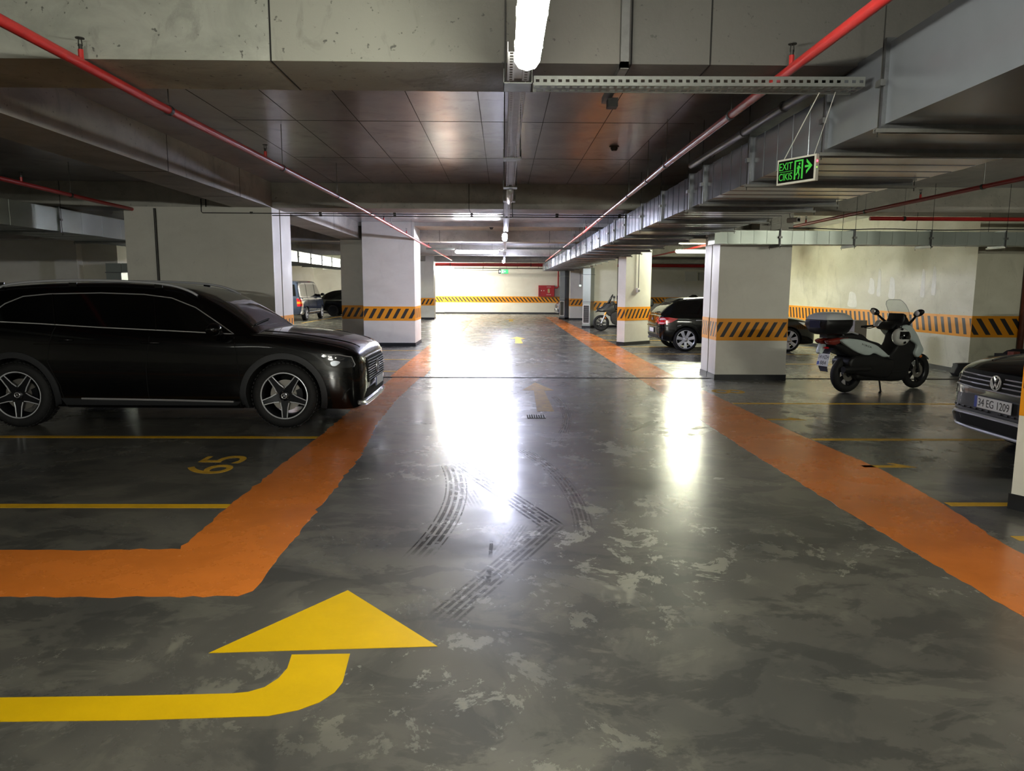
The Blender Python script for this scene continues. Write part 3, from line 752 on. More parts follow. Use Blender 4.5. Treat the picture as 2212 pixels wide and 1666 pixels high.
def fitting(name, label, c, length, axis, lit, group=None, w=0.115, tilt=0):
    """fluorescent batten: grey housing, rounded diffuser, end caps, clips"""
    t = thing(name, label, 'lamp', c, 0 if axis == 'y' else -PI / 2, group)
    h = length / 2; mb = MB()
    mb.loft([[(-w * .42, y, 0.0), (-w * .36, y, 0.052), (w * .36, y, 0.052), (w * .42, y, 0.0)] for y in (-h + .01, h - .01)], True, True, True)
    mb.build('housing', M_CASE, t)
    mb = MB(); rings = []
    for y, s_ in ((-h, 0.35), (-h + .02, 0.8), (-h + .05, 1.0), (h - .05, 1.0), (h - .02, 0.8), (h, 0.35)):
        rings.append([(w / 2 * s_ * math.cos(a), y, -0.055 * s_ * math.sin(a)) for a in [-.5 + (PI + 1.0) * k / 6 for k in range(7)]])
    mb.loft(rings, False)
    mb.add([p for p in rings[0]], [tuple(range(7))]); mb.add([p for p in rings[-1]], [tuple(range(7))[::-1]])
    if lit:
        st, col = LAMP[lit]
        m = mat('diffuser_' + lit, (245, 245, 240), 0.5, emit=col, estr=st)
        m.cycles.emission_sampling = 'FRONT_BACK'
    else: m = mat('diffuser_off', (206, 208, 206), 0.35, vary=0.03)
    mb.build('diffuser', m, t, smooth=50)
    if lit and lit != 'near':
        beams = ((4.66, 5.32), (12.95, 13.7), (21.9, 22.5), (31, 31.6), (39, 39.6))
        for u in (-h * .7, h * .7):
            yy = c[1] + (u if axis == 'y' else 0); top = ZB if any(a <= yy <= b for a, b in beams) else ZS
            mb = MB(); mb.tube([(0, u, .05), (0, u, top - c[2] + .002)], .005, 5); mb.build('hanger_rod', M_STEEL, t)
    for y in (-h * .62, 0, h * .62):
        mb = MB(); mb.box(-w * .52, -w * .46, y - .012, y + .012, -0.012, 0.02); mb.box(w * .46, w * .52, y - .012, y + .012, -0.012, 0.02); mb.build_each('clip', M_STEEL, t)
    return t
TZ = 2.86
for (ya, yb, w, lab) in ((3.9, 4.42, .13, 'short tray length holding the end of the nearest lamp'), (4.62, 6.88, .105, 'long perforated tray length just past the nearest beam'), (7.08, 8.82, .1, 'second perforated tray length under the smooth slab'),
                    (10.38, 12.6, .1, 'tray length before the second beam'), (12.8, 15.8, .1, 'tray length under the second beam'), (17.5, 22.8, .1, 'tray length beyond the small bright lane lamp'), (24.5, 30.8, .1, 'far tray length behind the cross lamp')):
    trunking(0.085 if ya < 10 else 0.06, ya, yb, w, TZ, lab)
for yj, lab in ((4.52, 'tray joint box where the side tray branches off'), (6.98, 'tray joint box under the smooth slab'), (8.92, 'tray joint box before the unlit fitting'), (10.28, 'tray joint box after the unlit fitting'), (12.7, 'tray joint box at the second beam')):
    mb = MB(); x = 0.085; w = 0.085
    mb.box(x - w, x + w, yj - .09, yj + .09, TZ - .012, TZ - .006); mb.box(x - w, x - w + .004, yj - .09, yj + .09, TZ - .012, TZ + .07); mb.box(x + w - .004, x + w, yj - .09, yj + .09, TZ - .012, TZ + .07)
    t = tag(mb.build('tray_joint', M_TRAY), lab, 'tray joint')
    mb = MB()
    for sx in (-1, 1): mb.tube([(x + sx * (w - .01), yj, TZ + .02), (x + sx * (w - .01), yj, ZS if not (4.66 < yj < 5.32 or yj > 12.9) else ZB)], 0.005, 5)
    mb.build_each('threaded_rod', M_DARKSTEEL, t)
# side tray (angle profile with slots) from the lane tray to the duct
t = thing('cable_tray', 'slotted side tray crossing from the lane tray to the big duct under the nearest beam', 'cable tray')
mb = MB(); slotted_strip(mb, (0.18, 4.46, 2.90), (2.14, 4.42, 2.90), (0, 0, -1), 0.055, 44, 0.3, 0.5); mb.build('tray_side', M_TRAY, t)
mb = MB(); slotted_strip(mb, (0.18, 4.46, 2.845), (2.14, 4.42, 2.845), (0, 1, 0), 0.07, 44, 0.6, 0.66); slotted_strip(mb, (0.20, 4.53, 2.845), (2.14, 4.49, 2.845), (0, 1, 0), 0.07, 40, 0.6, 0.7); mb.build('tray_floor', M_TRAY, t)
mb = MB(); mb.box(0.18, 2.14, 4.60, 4.604, 2.845, 2.90); mb.build('tray_side', M_TRAY, t)
# strut on the beam
t = thing('steel_strut', 'upright steel channel on the face of the nearest beam right of the lamp', 'bracket')
mb = MB(); mb.box(0.715, 0.765, 4.60, 4.655, 2.99, 3.45); mb.build('channel', M_STEEL, t)
mb = MB(); mb.box(0.715, 0.765, 4.60, 5.45, 2.985, 3.027); mb.build('channel', M_STEEL, t)
mb = MB(); mb.cbox((0.775, 5.33, 2.96), (0.07, 0.09, 0.06)); mb.build('end_bracket', M_DARKSTEEL, t)
# lamps
fitting('tube_lamp', 'bright lamp overhead at the top edge of the view', (0.118, 3.17, 2.79), 1.34, 'y', 'near', w=0.13)
fitting('tube_lamp', 'unlit fitting in the tray line under the smooth slab', (0.085, 9.6, 2.845), 1.15, 'y', None, w=0.085)
fitting('tube_lamp', 'small glaring lamp in the lane line beyond the second beam', (0.04, 16.62, 2.80), 1.3, 'y', 'lane')
fitting('tube_lamp', 'bright lamp set across the lane before the end wall', (-0.83, 23.25, 2.80), 1.38, 'x', 'cross', w=0.14)
fitting('tube_lamp', 'small round-looking lamp just above the far exit sign', (0.03, 31.3, 2.79), 1.3, 'y', 'lane')
fitting('tube_lamp', 'bright lamp in front of the end wall pilaster', (-3.55, 43.0, 2.80), 1.3, 'x', 'end')
fitting('tube_lamp', 'lamp crossing behind the near right pillar', (5.95, 22.2, 2.80), 1.35, 'x', 'bay')
fitting('tube_lamp', 'added fill lamp over the right bays, out of frame', (7.4, 5.0, 2.80), 1.35, 'x', 'side')  # unseen lamp added to brighten the near right pillar and branch duct
fitting('tube_lamp', 'added fill lamp over the lane behind the camera', (0.1, -4.0, 2.79), 1.35, 'y', 'side')  # unseen lamp added as light from behind the camera
fitting('tube_lamp', 'added fill lamp across the lane far behind the camera', (-0.8, -15.0, 2.80), 1.38, 'x', 'rear', w=0.14)  # unseen strong lamp added as fill on faces turned to the camera
fitting('tube_lamp', 'added fill lamp over the left bays, out of frame', (-5.2, 1.2, 2.80), 1.35, 'x', 'dim')  # unseen weak lamp added to lighten the left of the nearest beam
fitting('tube_lamp', 'lamp over the left wing near the dark van, hidden by pillars', (-11.0, 33.5, 2.80), 1.35, 'x', 'bay')
mb = MB(); mb.tube([(-0.13, 23.25, 2.86), (0.0, 23.0, 2.82), (0.10, 22.72, 2.95)], 0.012, 6); tag(mb.build('lamp_cable', M_WHITEPL), 'white cable from the cross lamp to the lane tray', 'cable')
for (xa, xb, y) in ((-2.45, -1.55, 23.3), (0.12, 2.15, 22.75)):
    mb = MB(); slotted_strip(mb, (xa, y, 2.86), (xb, y, 2.86), (0, 0, 1), 0.06, 24, 0.4, 0.6); mb.box(xa, xb, y + .1, y + .103, 2.86, 2.92); mb.box(xa, xb, y, y + .1, 2.858, 2.861)
    tag(mb.build('cable_tray', M_TRAY), 'side tray left of the cross lamp' if xa < 0 else 'side tray right of the lane before the third beam', 'cable tray')

# ---- sprinkler pipes
def pipe(name, pts, r, label, m=None, heads=(), clamps=(), cat='pipe', n=10):
    t = thing(name, label, cat)
    mb = MB(); mb.tube(pts, r, n); mb.build('pipe_run', m or M_REDPIPE, t, smooth=60)
    P_ = [Vector(p) for p in pts]
    def at(u):
        for a, b in zip(P_, P_[1:]):
            ax = 1 if abs(b.y - a.y) > abs(b.x - a.x) else 0
            if min(a[ax], b[ax]) <= u <= max(a[ax], b[ax]): return a + (b - a) * (u - a[ax]) / (b[ax] - a[ax])
        return P_[0]
    for u in heads:
        p = at(u); mb = MB(); mb.tube([p + Vector((0, 0, r * .5)), p + Vector((0, 0, r + .05))], 0.016, 8)
        h = mb.build('sprinkler', m or M_REDPIPE, t)
        mb = MB(); z = r + .05
        mb.tube([p + Vector((0, 0, z)), p + Vector((0, 0, z + .03))], 0.011, 6)
        mb.bar(p + Vector((-.012, 0, z + .02)), p + Vector((-.008, 0, z + .065)), .005); mb.bar(p + Vector((.012, 0, z + .02)), p + Vector((.008, 0, z + .065)), .005)
        mb.lathe([(0, z + .063), (.026, z + .063), (.026, z + .068), (0, z + .069)], 'z', (p.x, p.y, p.z), 10); mb.build('deflector', M_DARKSTEEL, h)
    for u in clamps:
        p = at(u); mb = MB()
        d = 'y' if abs(P_[1].y - P_[0].y) > abs(P_[1].x - P_[0].x) else 'x'
        mb.lathe([(r + .002, -.02), (r + .007, -.02), (r + .007, .02), (r + .002, .02)], d, tuple(p), 12)
        c = mb.build('coupling', m or M_DARKSTEEL, t)
        top = ZS if not any(a <= p.y <= b for a, b in ((4.66, 5.32), (12.95, 13.7), (21.9, 22.5), (31, 31.6), (39, 39.6))) else ZB
        mb = MB(); mb.tube([p + Vector((0, 0, r)), (p.x, p.y, top)], 0.0045, 5); mb.build('hanger_rod', M_STEEL, c)
    return t
PZ = 2.985
pipe('sprinkler_pipe', [(-2.545, 1.0, PZ), (-2.555, 4.6, PZ), (-2.56, 5.6, PZ), (-2.505, 7.87, PZ), (-2.43, 11.85, PZ), (-2.45, 35, PZ)], 0.031, 'red sprinkler pipe on the left of the lane under the beams',
     heads=(4.6, 7.85, 15.0, 18.5, 24.0), clamps=(5.75, 8.4, 10.9, 16.0, 19.5))
pipe('sprinkler_pipe', [(1.76, 1.0, PZ), (1.756, 4.6, PZ), (1.763, 7.9, PZ), (1.92, 17, PZ), (2.12, 36, PZ)], 0.031, 'red sprinkler pipe on the right of the lane beside the big duct',
     heads=(4.58, 16.8, 20.0), clamps=(5.75, 8.0, 9.1, 10.6, 14.5, 17.5, 21))
pipe('sprinkler_pipe', [(6.2, 2.0, 2.975), (6.15, 14.0, 2.975), (6.1, 38, 2.975)], 0.03, 'dim red pipe over the right parking bays', heads=(10.8, 14.8), clamps=(9.4, 12.4, 17, 20))
pipe('sprinkler_pipe', [(-6.25, 1.0, PZ), (-6.31, 9.3, PZ), (-6.45, 11.7, PZ), (-6.6, 20, PZ)], 0.03, 'dim red pipe over the left parking bays', heads=(9.8,), clamps=(8.5, 11.0))
pipe('sprinkler_pipe', [(-9.6, 14.2, 2.95), (-9.6, 38, 2.95)], 0.06, 'thick red pipe beside the left duct near the van', clamps=(20, 27))
pipe('sprinkler_pipe', [(6.4, 12.72, 2.89), (15.8, 12.70, 2.89)], 0.035, 'straight red pipe across the right bays above the branch duct', clamps=(7.0, 9.5))
pipe('sprinkler_pipe', [(-12, 41.5, 2.98), (15.9, 41.5, 2.98)], 0.1, 'thick red main crossing in front of the end wall', clamps=(-3.0, 1.6))
for (z, y, lab) in ((2.93, 12.90, 'upper thin conduit along the second beam'), (2.895, 12.93, 'lower thin conduit along the second beam')):
    x0 = -5.27 if z > 2.91 else -5.2
    t = thing('conduit', lab, 'conduit')
    mb = MB(); mb.tube([(x0, y, 3.17), (x0, y, z + .02), (x0 + .02, y, z), (2.18, y, z - .0)], 0.009, 6); mb.build('conduit_tube', M_DARKSTEEL, t, smooth=60)
    for xk in (-4.4, -3.2, -1.9, -0.55, 0.95, 2.05):
        mb = MB(); mb.cbox((xk, y, z + .006), (0.05, 0.03, 0.034)); mb.build('conduit_clamp', M_DARKSTEEL, t)
t = thing('conduit', 'thin dark conduit in front of the end wall at the far exit sign', 'conduit')
mb = MB(); mb.tube([(-2.9, 44, 3.0), (-2.9, 44, 2.72), (0.0, 44, 2.72)], 0.014, 6); mb.build('conduit_tube', M_DARKSTEEL, t)
for xk in (-2.4, -1.2): mb = MB(); mb.tube([(xk, 44, 2.72), (xk, 44, 3.46)], 0.008, 5); mb.build('hanger_rod', M_DARKSTEEL, t)
t = thing('conduit', 'thin pipe crossing above the end wall', 'conduit')
mb = MB(); mb.tube([(-4.2, 45, 2.86), (3.4, 45, 2.86)], 0.02, 6); mb.build('conduit_tube', M_DARKSTEEL, t)
for xk in (-1.2, 0.9, 2.2): mb = MB(); mb.tube([(xk, 45, 2.86), (xk, 45, 3.46)], 0.01, 5); mb.build('hanger_rod', M_DARKSTEEL, t)
# dark insulated line beside the duct
t = thing('insulated_pipe', 'black glossy insulated pipe running along the top of the big duct', 'pipe')
mb = MB(); mb.tube([(2.12, 4.9, 3.012), (2.09, 8.2, 3.012)], 0.035, 10); mb.build('pipe_run', mat('black_insulation', (22, 22, 24), 0.35), t, smooth=60)
for y in (5.6, 6.5, 7.5): mb = MB(); mb.lathe([(.036, -.015), (.041, -.015), (.041, .015), (.036, .015)], 'y', (2.107, y, 3.012), 12); mb.build('pipe_strap', M_DARKSTEEL, t)
# black cable along the branch duct
t = thing('black_cable', 'black cable lying along the top of the branch duct', 'cable')
mb = MB(); mb.tube(smooth_poly([(4.9, 12.50, 2.70), (5.3, 12.50, 2.70), (5.9, 12.50, 2.68), (6.6, 12.50, 2.695), (7.6, 12.50, 2.68), (8.7, 12.50, 2.70), (9.9, 12.50, 2.68)], 6, False), 0.009, 6); mb.build('cable_run', M_WIRE, t)
# smoke detectors
for (x, y, z, lab) in ((1.42, 9.5, ZS, 'dark smoke detector on the slab between the pipes'), (-0.33, 20.8, 3.36, 'smoke detector beside the bright patch of slab')):
    t = thing('smoke_detector', lab, 'detector', (x, y, z))
    mb = MB(); mb.lathe([(0, -.012), (.06, -.012), (.065, 0)], 'z', n=16); mb.build('detector_base', mat('detector_grey', (70, 68, 66), 0.5), t, smooth=40)
    mb = MB(); mb.lathe([(0, -.06), (.03, -.058), (.045, -.035), (.045, -.012), (0, -.012)], 'z', n=16); mb.build('detector_head', mat('detector_grey', (70, 68, 66), 0.5), t, smooth=40)
# surveillance camera
t = thing('security_camera', 'white bullet camera under the beam above the branch duct', 'camera', (4.93, 12.4, 2.82), math.radians(25))
mb = MB(); mb.loft([[(s_ * x, y, z) for x, z in ((-.04, -.035), (.04, -.035), (.045, .02), (.03, .045), (-.03, .045), (-.045, .02))] for y, s_ in ((-.12, 1), (.1, 1))], True, True, True); mb.build('camera_body', M_WHITEPL, t)
mb = MB(); mb.cbox((0, -.122, 0), (.06, .006, .05)); mb.build('lens_window', mat('lens_black', (12, 12, 14), 0.1), t)
mb = MB(); mb.tube([(0, .05, .04), (0, .08, .12), (0, .08, .21)], .016, 8); mb.build('bracket', M_WHITEPL, t)

# ---- exit signs
M_EXBLK = mat('exit_black_panel', (10, 12, 12), 0.25)
M_EXGRN = mat('exit_green', (60, 170, 60), 0.5, emit=(0.03, 0.30, 0.03), estr=0.08)
M_EXGRNF = mat('exit_green_far', (60, 220, 90), 0.5, emit=(0.05, 0.9, 0.15), estr=0.4)
M_EXWHT = mat('exit_white_far', (230, 255, 235), 0.5, emit=(0.8, 1.0, 0.85), estr=.5)
M_FRAME = mat('sign_frame_grey', (188, 186, 176), 0.5, vary=0.05)
def running_man(mb, ox, oz, s, y):
    """door frame, figure of limbs and head, in the x-z plane"""
    for (a, b, c, d) in ((0, .012, 0, .125), (.058, .07, 0, .125), (0, .07, .115, .125)): mb.box(ox + a * s, ox + b * s, y - .001, y, oz + c * s, oz + d * s)
    def limb(p, q, w):
        d = Vector((q[0] - p[0], q[1] - p[1])).normalized(); n = Vector((-d.y, d.x)) * w / 2
        mb.plate([(ox + v[0] * s, y - .001, oz + v[1] * s) for v in ((p[0] + n.x, p[1] + n.y), (p[0] - n.x, p[1] - n.y), (q[0] - n.x, q[1] - n.y), (q[0] + n.x, q[1] + n.y))], (0, -1, 0), .001)
    limb((.036, .088), (.032, .05), .016); limb((.032, .052), (.018, .03), .008); limb((.018, .03), (.008, .03), .007); limb((.033, .052), (.042, .025), .008); limb((.042, .025), (.036, 0), .007)
    limb((.036, .085), (.022, .07), .006); limb((.036, .085), (.052, .068), .006)
    mb.plate([(ox + (.041 + .007 * math.cos(k)) * s, y - .001, oz + (.100 + .007 * math.sin(k)) * s) for k in [2 * PI * i / 10 for i in range(10)]], (0, -1, 0), .001)
def arrow(mb, ox, oz, s, y, flip=1):
    pts = [(0, .05), (.03, .05), (.018, .085), (.032, .085), (.052, .058), (.032, .03 - .0), (.018, .03), (.03, .064 - .02)]
    pts = [(0, .046), (.028, .046), (.010, .028), (.010, .010), (.050, .052), (.010, .094), (.010, .076), (.028, .058), (0, .058)]
    mb.plate([(ox + flip * p[0] * s, y - .001, oz + p[1] * s) for p in pts], (0, -1, 0), .001)
ang = math.atan2(-0.27, 0.15)
t = thing('exit_sign', 'hanging black and green EXIT CIKIS sign with arrow below the big duct', 'sign', (1.975, 4.945, 2.36), ang)
Wd = 0.31
mb = MB(); mb.box(-Wd / 2, Wd / 2, -.014, .014, 0, .17); bx = mb.build('sign_case', M_FRAME, t)
mb = MB(); mb.box(-Wd / 2 + .012, Wd / 2 - .014, -.0155, -.012, .014, .158); mb.build('sign_panel', M_EXBLK, t)
text_obj('EXIT', 'sign_lettering', M_EXGRN, t, (-Wd / 2 + .02, -.0165, .096), (1, 0, 0), (0, 0, 1), .108, .048)
text_obj('CIKIS', 'sign_lettering', M_EXGRN, t, (-Wd / 2 + .02, -.0165, .028), (1, 0, 0), (0, 0, 1), .108, .048)
mb = MB(); mb.box(-Wd / 2 + .02, -Wd / 2 + .132, -.0168, -.0155, .084, .087); mb.build('sign_rule', M_EXGRN, t)
mb = MB(); running_man(mb, -.012, .024, 1.0, -.0158); mb.build('exit_pictogram', M_EXGRN, t)
mb = MB(); arrow(mb, .072, .04, 1.15, -.0158); mb.build('exit_arrow', M_EXGRN, t)
mb = MB(); mb.sphere((Wd / 2 + .001, -.004, .125), .006, 8, 6); mb.build('red_indicator', mat('led_red', (255, 30, 40), 0.4, emit=(1, 0.03, 0.06), estr=2), t)
mb = MB(); mb.sphere((Wd / 2 + .001, -.004, .085), .0035, 8, 6); mb.build('green_indicator', mat('led_green', (90, 255, 40), 0.4, emit=(0.2, 1, 0.05), estr=.8), t)
# chain and rod that carry it
Rz = Matrix.Rotation(ang, 3, 'Z')
mb = MB()
for sx, top, r in ((-.115, Vector((1.93, 4.56, 2.845)), .0035), (.125, Vector((2.02, 4.54, 2.845)), .0022)):
    p = Vector((1.975, 4.945, 2.36)) + Rz @ Vector((sx, 0, .168)); loc = [Rz.inverted() @ (q - Vector((1.975, 4.945, 2.36))) for q in (p, top)]
    mb.tube(loc, r, 5)
mb.build_each('hanging_wire', M_CASE, t)
t = thing('exit_sign', 'small glowing green exit sign with white figure before the end wall', 'sign', (0.03, 43.9, 2.52))
mb = MB(); mb.box(-.3, .3, -.03, .03, 0, .26); mb.build('sign_case', M_EXBLK, t)
mb = MB(); mb.box(-.14, .285, -.034, -.03, .015, .245); mb.build('sign_panel', M_EXGRNF, t)
mb = MB(); running_man(mb, -.10, .03, 1.6, -.0345); arrow(mb, .06, .06, 1.5, -.0345); mb.build('exit_pictogram', M_EXWHT, t)
mb = MB(); mb.plate([(-.21 + .05 * math.cos(k), -.031, .13 + .06 * math.sin(k)) for k in [2 * PI * i / 12 for i in range(12)]], (0, -1, 0), .001); mb.build('exit_arrow', M_EXWHT, t)
mb = MB(); mb.tube([(-.2, 0, .26), (-.2, 0, .94)], .006, 5); mb.tube([(.2, 0, .26), (.2, 0, .94)], .006, 5); mb.build_each('hanging_wire', M_DARKSTEEL, t)

# ---- fire cabinet with its riser
M_FIRE = mat('fire_red_enamel', (176, 30, 36), 0.35, vary=0.05)
t = thing('fire_cabinet', 'red fire hose cabinet above the band of the end wall', 'fire cabinet', (2.83, 46.98, 1.13))
mb = MB(); mb.box(-.52, .52, -.2, 0, 0, .72); mb.build('cabinet_body', M_FIRE, t)
mb = MB(); mb.box(-.50, .50, -.22, -.2, .02, .70); d = mb.build('door', M_FIRE, t)
mb = MB(); mb.box(-.45, -.42, -.232, -.22, .1, .56); mb.build('handle', M_DARKSTEEL, d)
for x in (-.33, -.17): mb = MB(); mb.lathe([(0, -.236), (.03, -.232), (.03, -.22)], 'y', (x, 0, .38), 12); mb.build('door_lock', M_WHITEPL, d)
mb = MB(); mb.box(.08, .2, -.224, -.22, .24, .5); mb.build('instruction_label', mat('label_cream', (225, 215, 150), 0.5), d)
mb = MB(); mb.box(.11, .16, -.226, -.22, .27, .33); mb.box(.12, .17, -.226, -.22, .36, .40); mb.box(.13, .18, -.226, -.22, .43, .48); mb.build('instruction_symbol', mat('label_dark', (50, 40, 30), 0.5), d)
for z, s_ in ((.59, 'YANGIN'), (.10, 'DOLABI')): text_obj(s_, 'cabinet_lettering', M_WHITEPL, d, (0, -.2215, z), (1, 0, 0), (0, 0, 1), .28, .055)
t = thing('riser_pipe', 'red riser pipe bending into the fire cabinet', 'pipe', (0, 0, 0))
mb = MB(); mb.tube([(3.36, 46.8, 1.7), (3.52, 46.8, 1.7), (3.58, 46.8, 1.76), (3.58, 46.8, 2.9)], .05, 10); mb.build('pipe_run', M_REDPIPE, t, smooth=50)
# ---- small boxes on walls and pillars
t = thing('switch_box', 'white socket box hanging from a conduit on the angled pillar', 'switch', (3.98, 21.34, 1.55), math.atan2(.75, .89))
mb = MB(); mb.box(-.06, .06, -.06, -.005, 0, .13); mb.build('box_body', M_WHITEPL, t)
mb = MB(); mb.lathe([(0, -.08), (.035, -.075), (.035, -.06)], 'y', (0, 0, .05), 12); mb.build('socket_lid', mat('socket_grey', (150, 150, 146), .4), t)
mb = MB(); mb.tube([(0, -.03, .13), (0, -.03, 1.2)], .013, 6); mb.build('conduit_tube', M_STEEL, t)
t = thing('indicator_box', 'small lit green indicator on the farthest right pillar', 'switch', (4.08, 38.2, 1.75))
mb = MB(); mb.box(-.07, .07, -.05, 0, 0, .12); mb.build('box_body', M_WHITEPL, t)
mb = MB(); mb.box(-.045, .045, -.054, -.05, .02, .10); mb.build('indicator_light', mat('indicator_green', (200, 255, 220), .4, emit=(.6, 1, .75), estr=.6), t)
mb = MB(); mb.tube([(0, -.02, .12), (0, -.02, 0.85)], .014, 6); mb.build('conduit_tube', M_STEEL, t)
for (y, z, w, h, mm, lab) in ((12.2, 2.18, .75, .62, M_WHITEPL, 'pale cabinet high on the far wall above the hatchback'), (13.0, 2.22, .6, .5, M_CASE, 'grey cabinet beside the pale one on the far wall')):
    t = thing('wall_cabinet', lab, 'cabinet', (y, 47.0, z), -PI / 2)
    mb = MB(); mb.box(0, .2, -w / 2, w / 2, 0, h); mb.build('cabinet_body', mm, t)
    mb = MB(); mb.box(.2, .215, -w / 2 + .03, w / 2 - .03, .03, h - .03); mb.build('door', mm, t)
mb = MB(); mb.tube([(10.16, 13.94, 0), (10.16, 13.94, ZS)], .055, 10); tag(mb.build('rusty_pipe', mat('rust_paint', (92, 44, 26), .6, vary=.35, vscale=7), smooth=60), 'upright rusty brown pipe at the right edge behind the black car', 'pipe')
# ================================================================== cars
M_BLK = mat('black_car_paint', (4, 4, 5), 0.25, coat=0.6, spec=0.2)
M_BLU = mat('blue_car_paint', (34, 52, 92), 0.25, coat=1.0)
M_DKBLU = mat('dark_blue_van_paint', (44, 52, 74), 0.22, coat=1.0)
M_CLAD = mat('grey_plastic_cladding', (34, 35, 38), 0.55, vary=0.1, vscale=20)
M_WELL = mat('wheel_well_black', (8, 8, 8), 0.9)
M_GLASS = mat('dark_tinted_glass', (7, 8, 9), 0.06, spec=0.6)
M_GLASSL = mat('windscreen_glass', (22, 23, 24), 0.05, spec=0.7)
M_CHROME = mat('bright_chrome', (228, 228, 232), 0.16, metal=0.7)
M_SATIN = mat('satin_aluminium', (206, 208, 214), 0.3, metal=0.45)
M_TYRE = mat('tyre_rubber', (22, 22, 23), 0.75, vary=0.2, vscale=30, bump=0.2, bscale=60)
M_RIMK = mat('dark_rim', (30, 31, 35), 0.35, metal=0.5)
M_RIMS = mat('silver_rim', (206, 208, 214), 0.3, metal=0.35)
M_DISC = mat('brake_disc', (150, 146, 140), 0.4, metal=0.8)
M_SEAM = mat('panel_gap', (3, 3, 3), 0.9)
M_LENS = mat('headlamp_glass', (40, 42, 46), 0.05, spec=0.8)
M_LENSW = mat('headlamp_reflector', (225, 228, 232), 0.12, metal=0.8)
M_LENSG = mat('headlamp_inner_grey', (120, 124, 130), 0.25, metal=0.5)
M_RED = mat('tail_lamp_red', (190, 16, 30), 0.12, spec=0.7, coat=1)
M_REDW = mat('tail_lamp_clear', (240, 200, 205), 0.1, spec=0.7, coat=1)
M_AMB = mat('amber_lens', (240, 130, 30), 0.2, coat=1)
M_PLATE = mat('number_plate_white', (228, 230, 234), 0.45)
M_PLTXT = mat('number_plate_black', (24, 26, 30), 0.5)
M_PLBLU = mat('number_plate_blue', (24, 60, 170), 0.45)

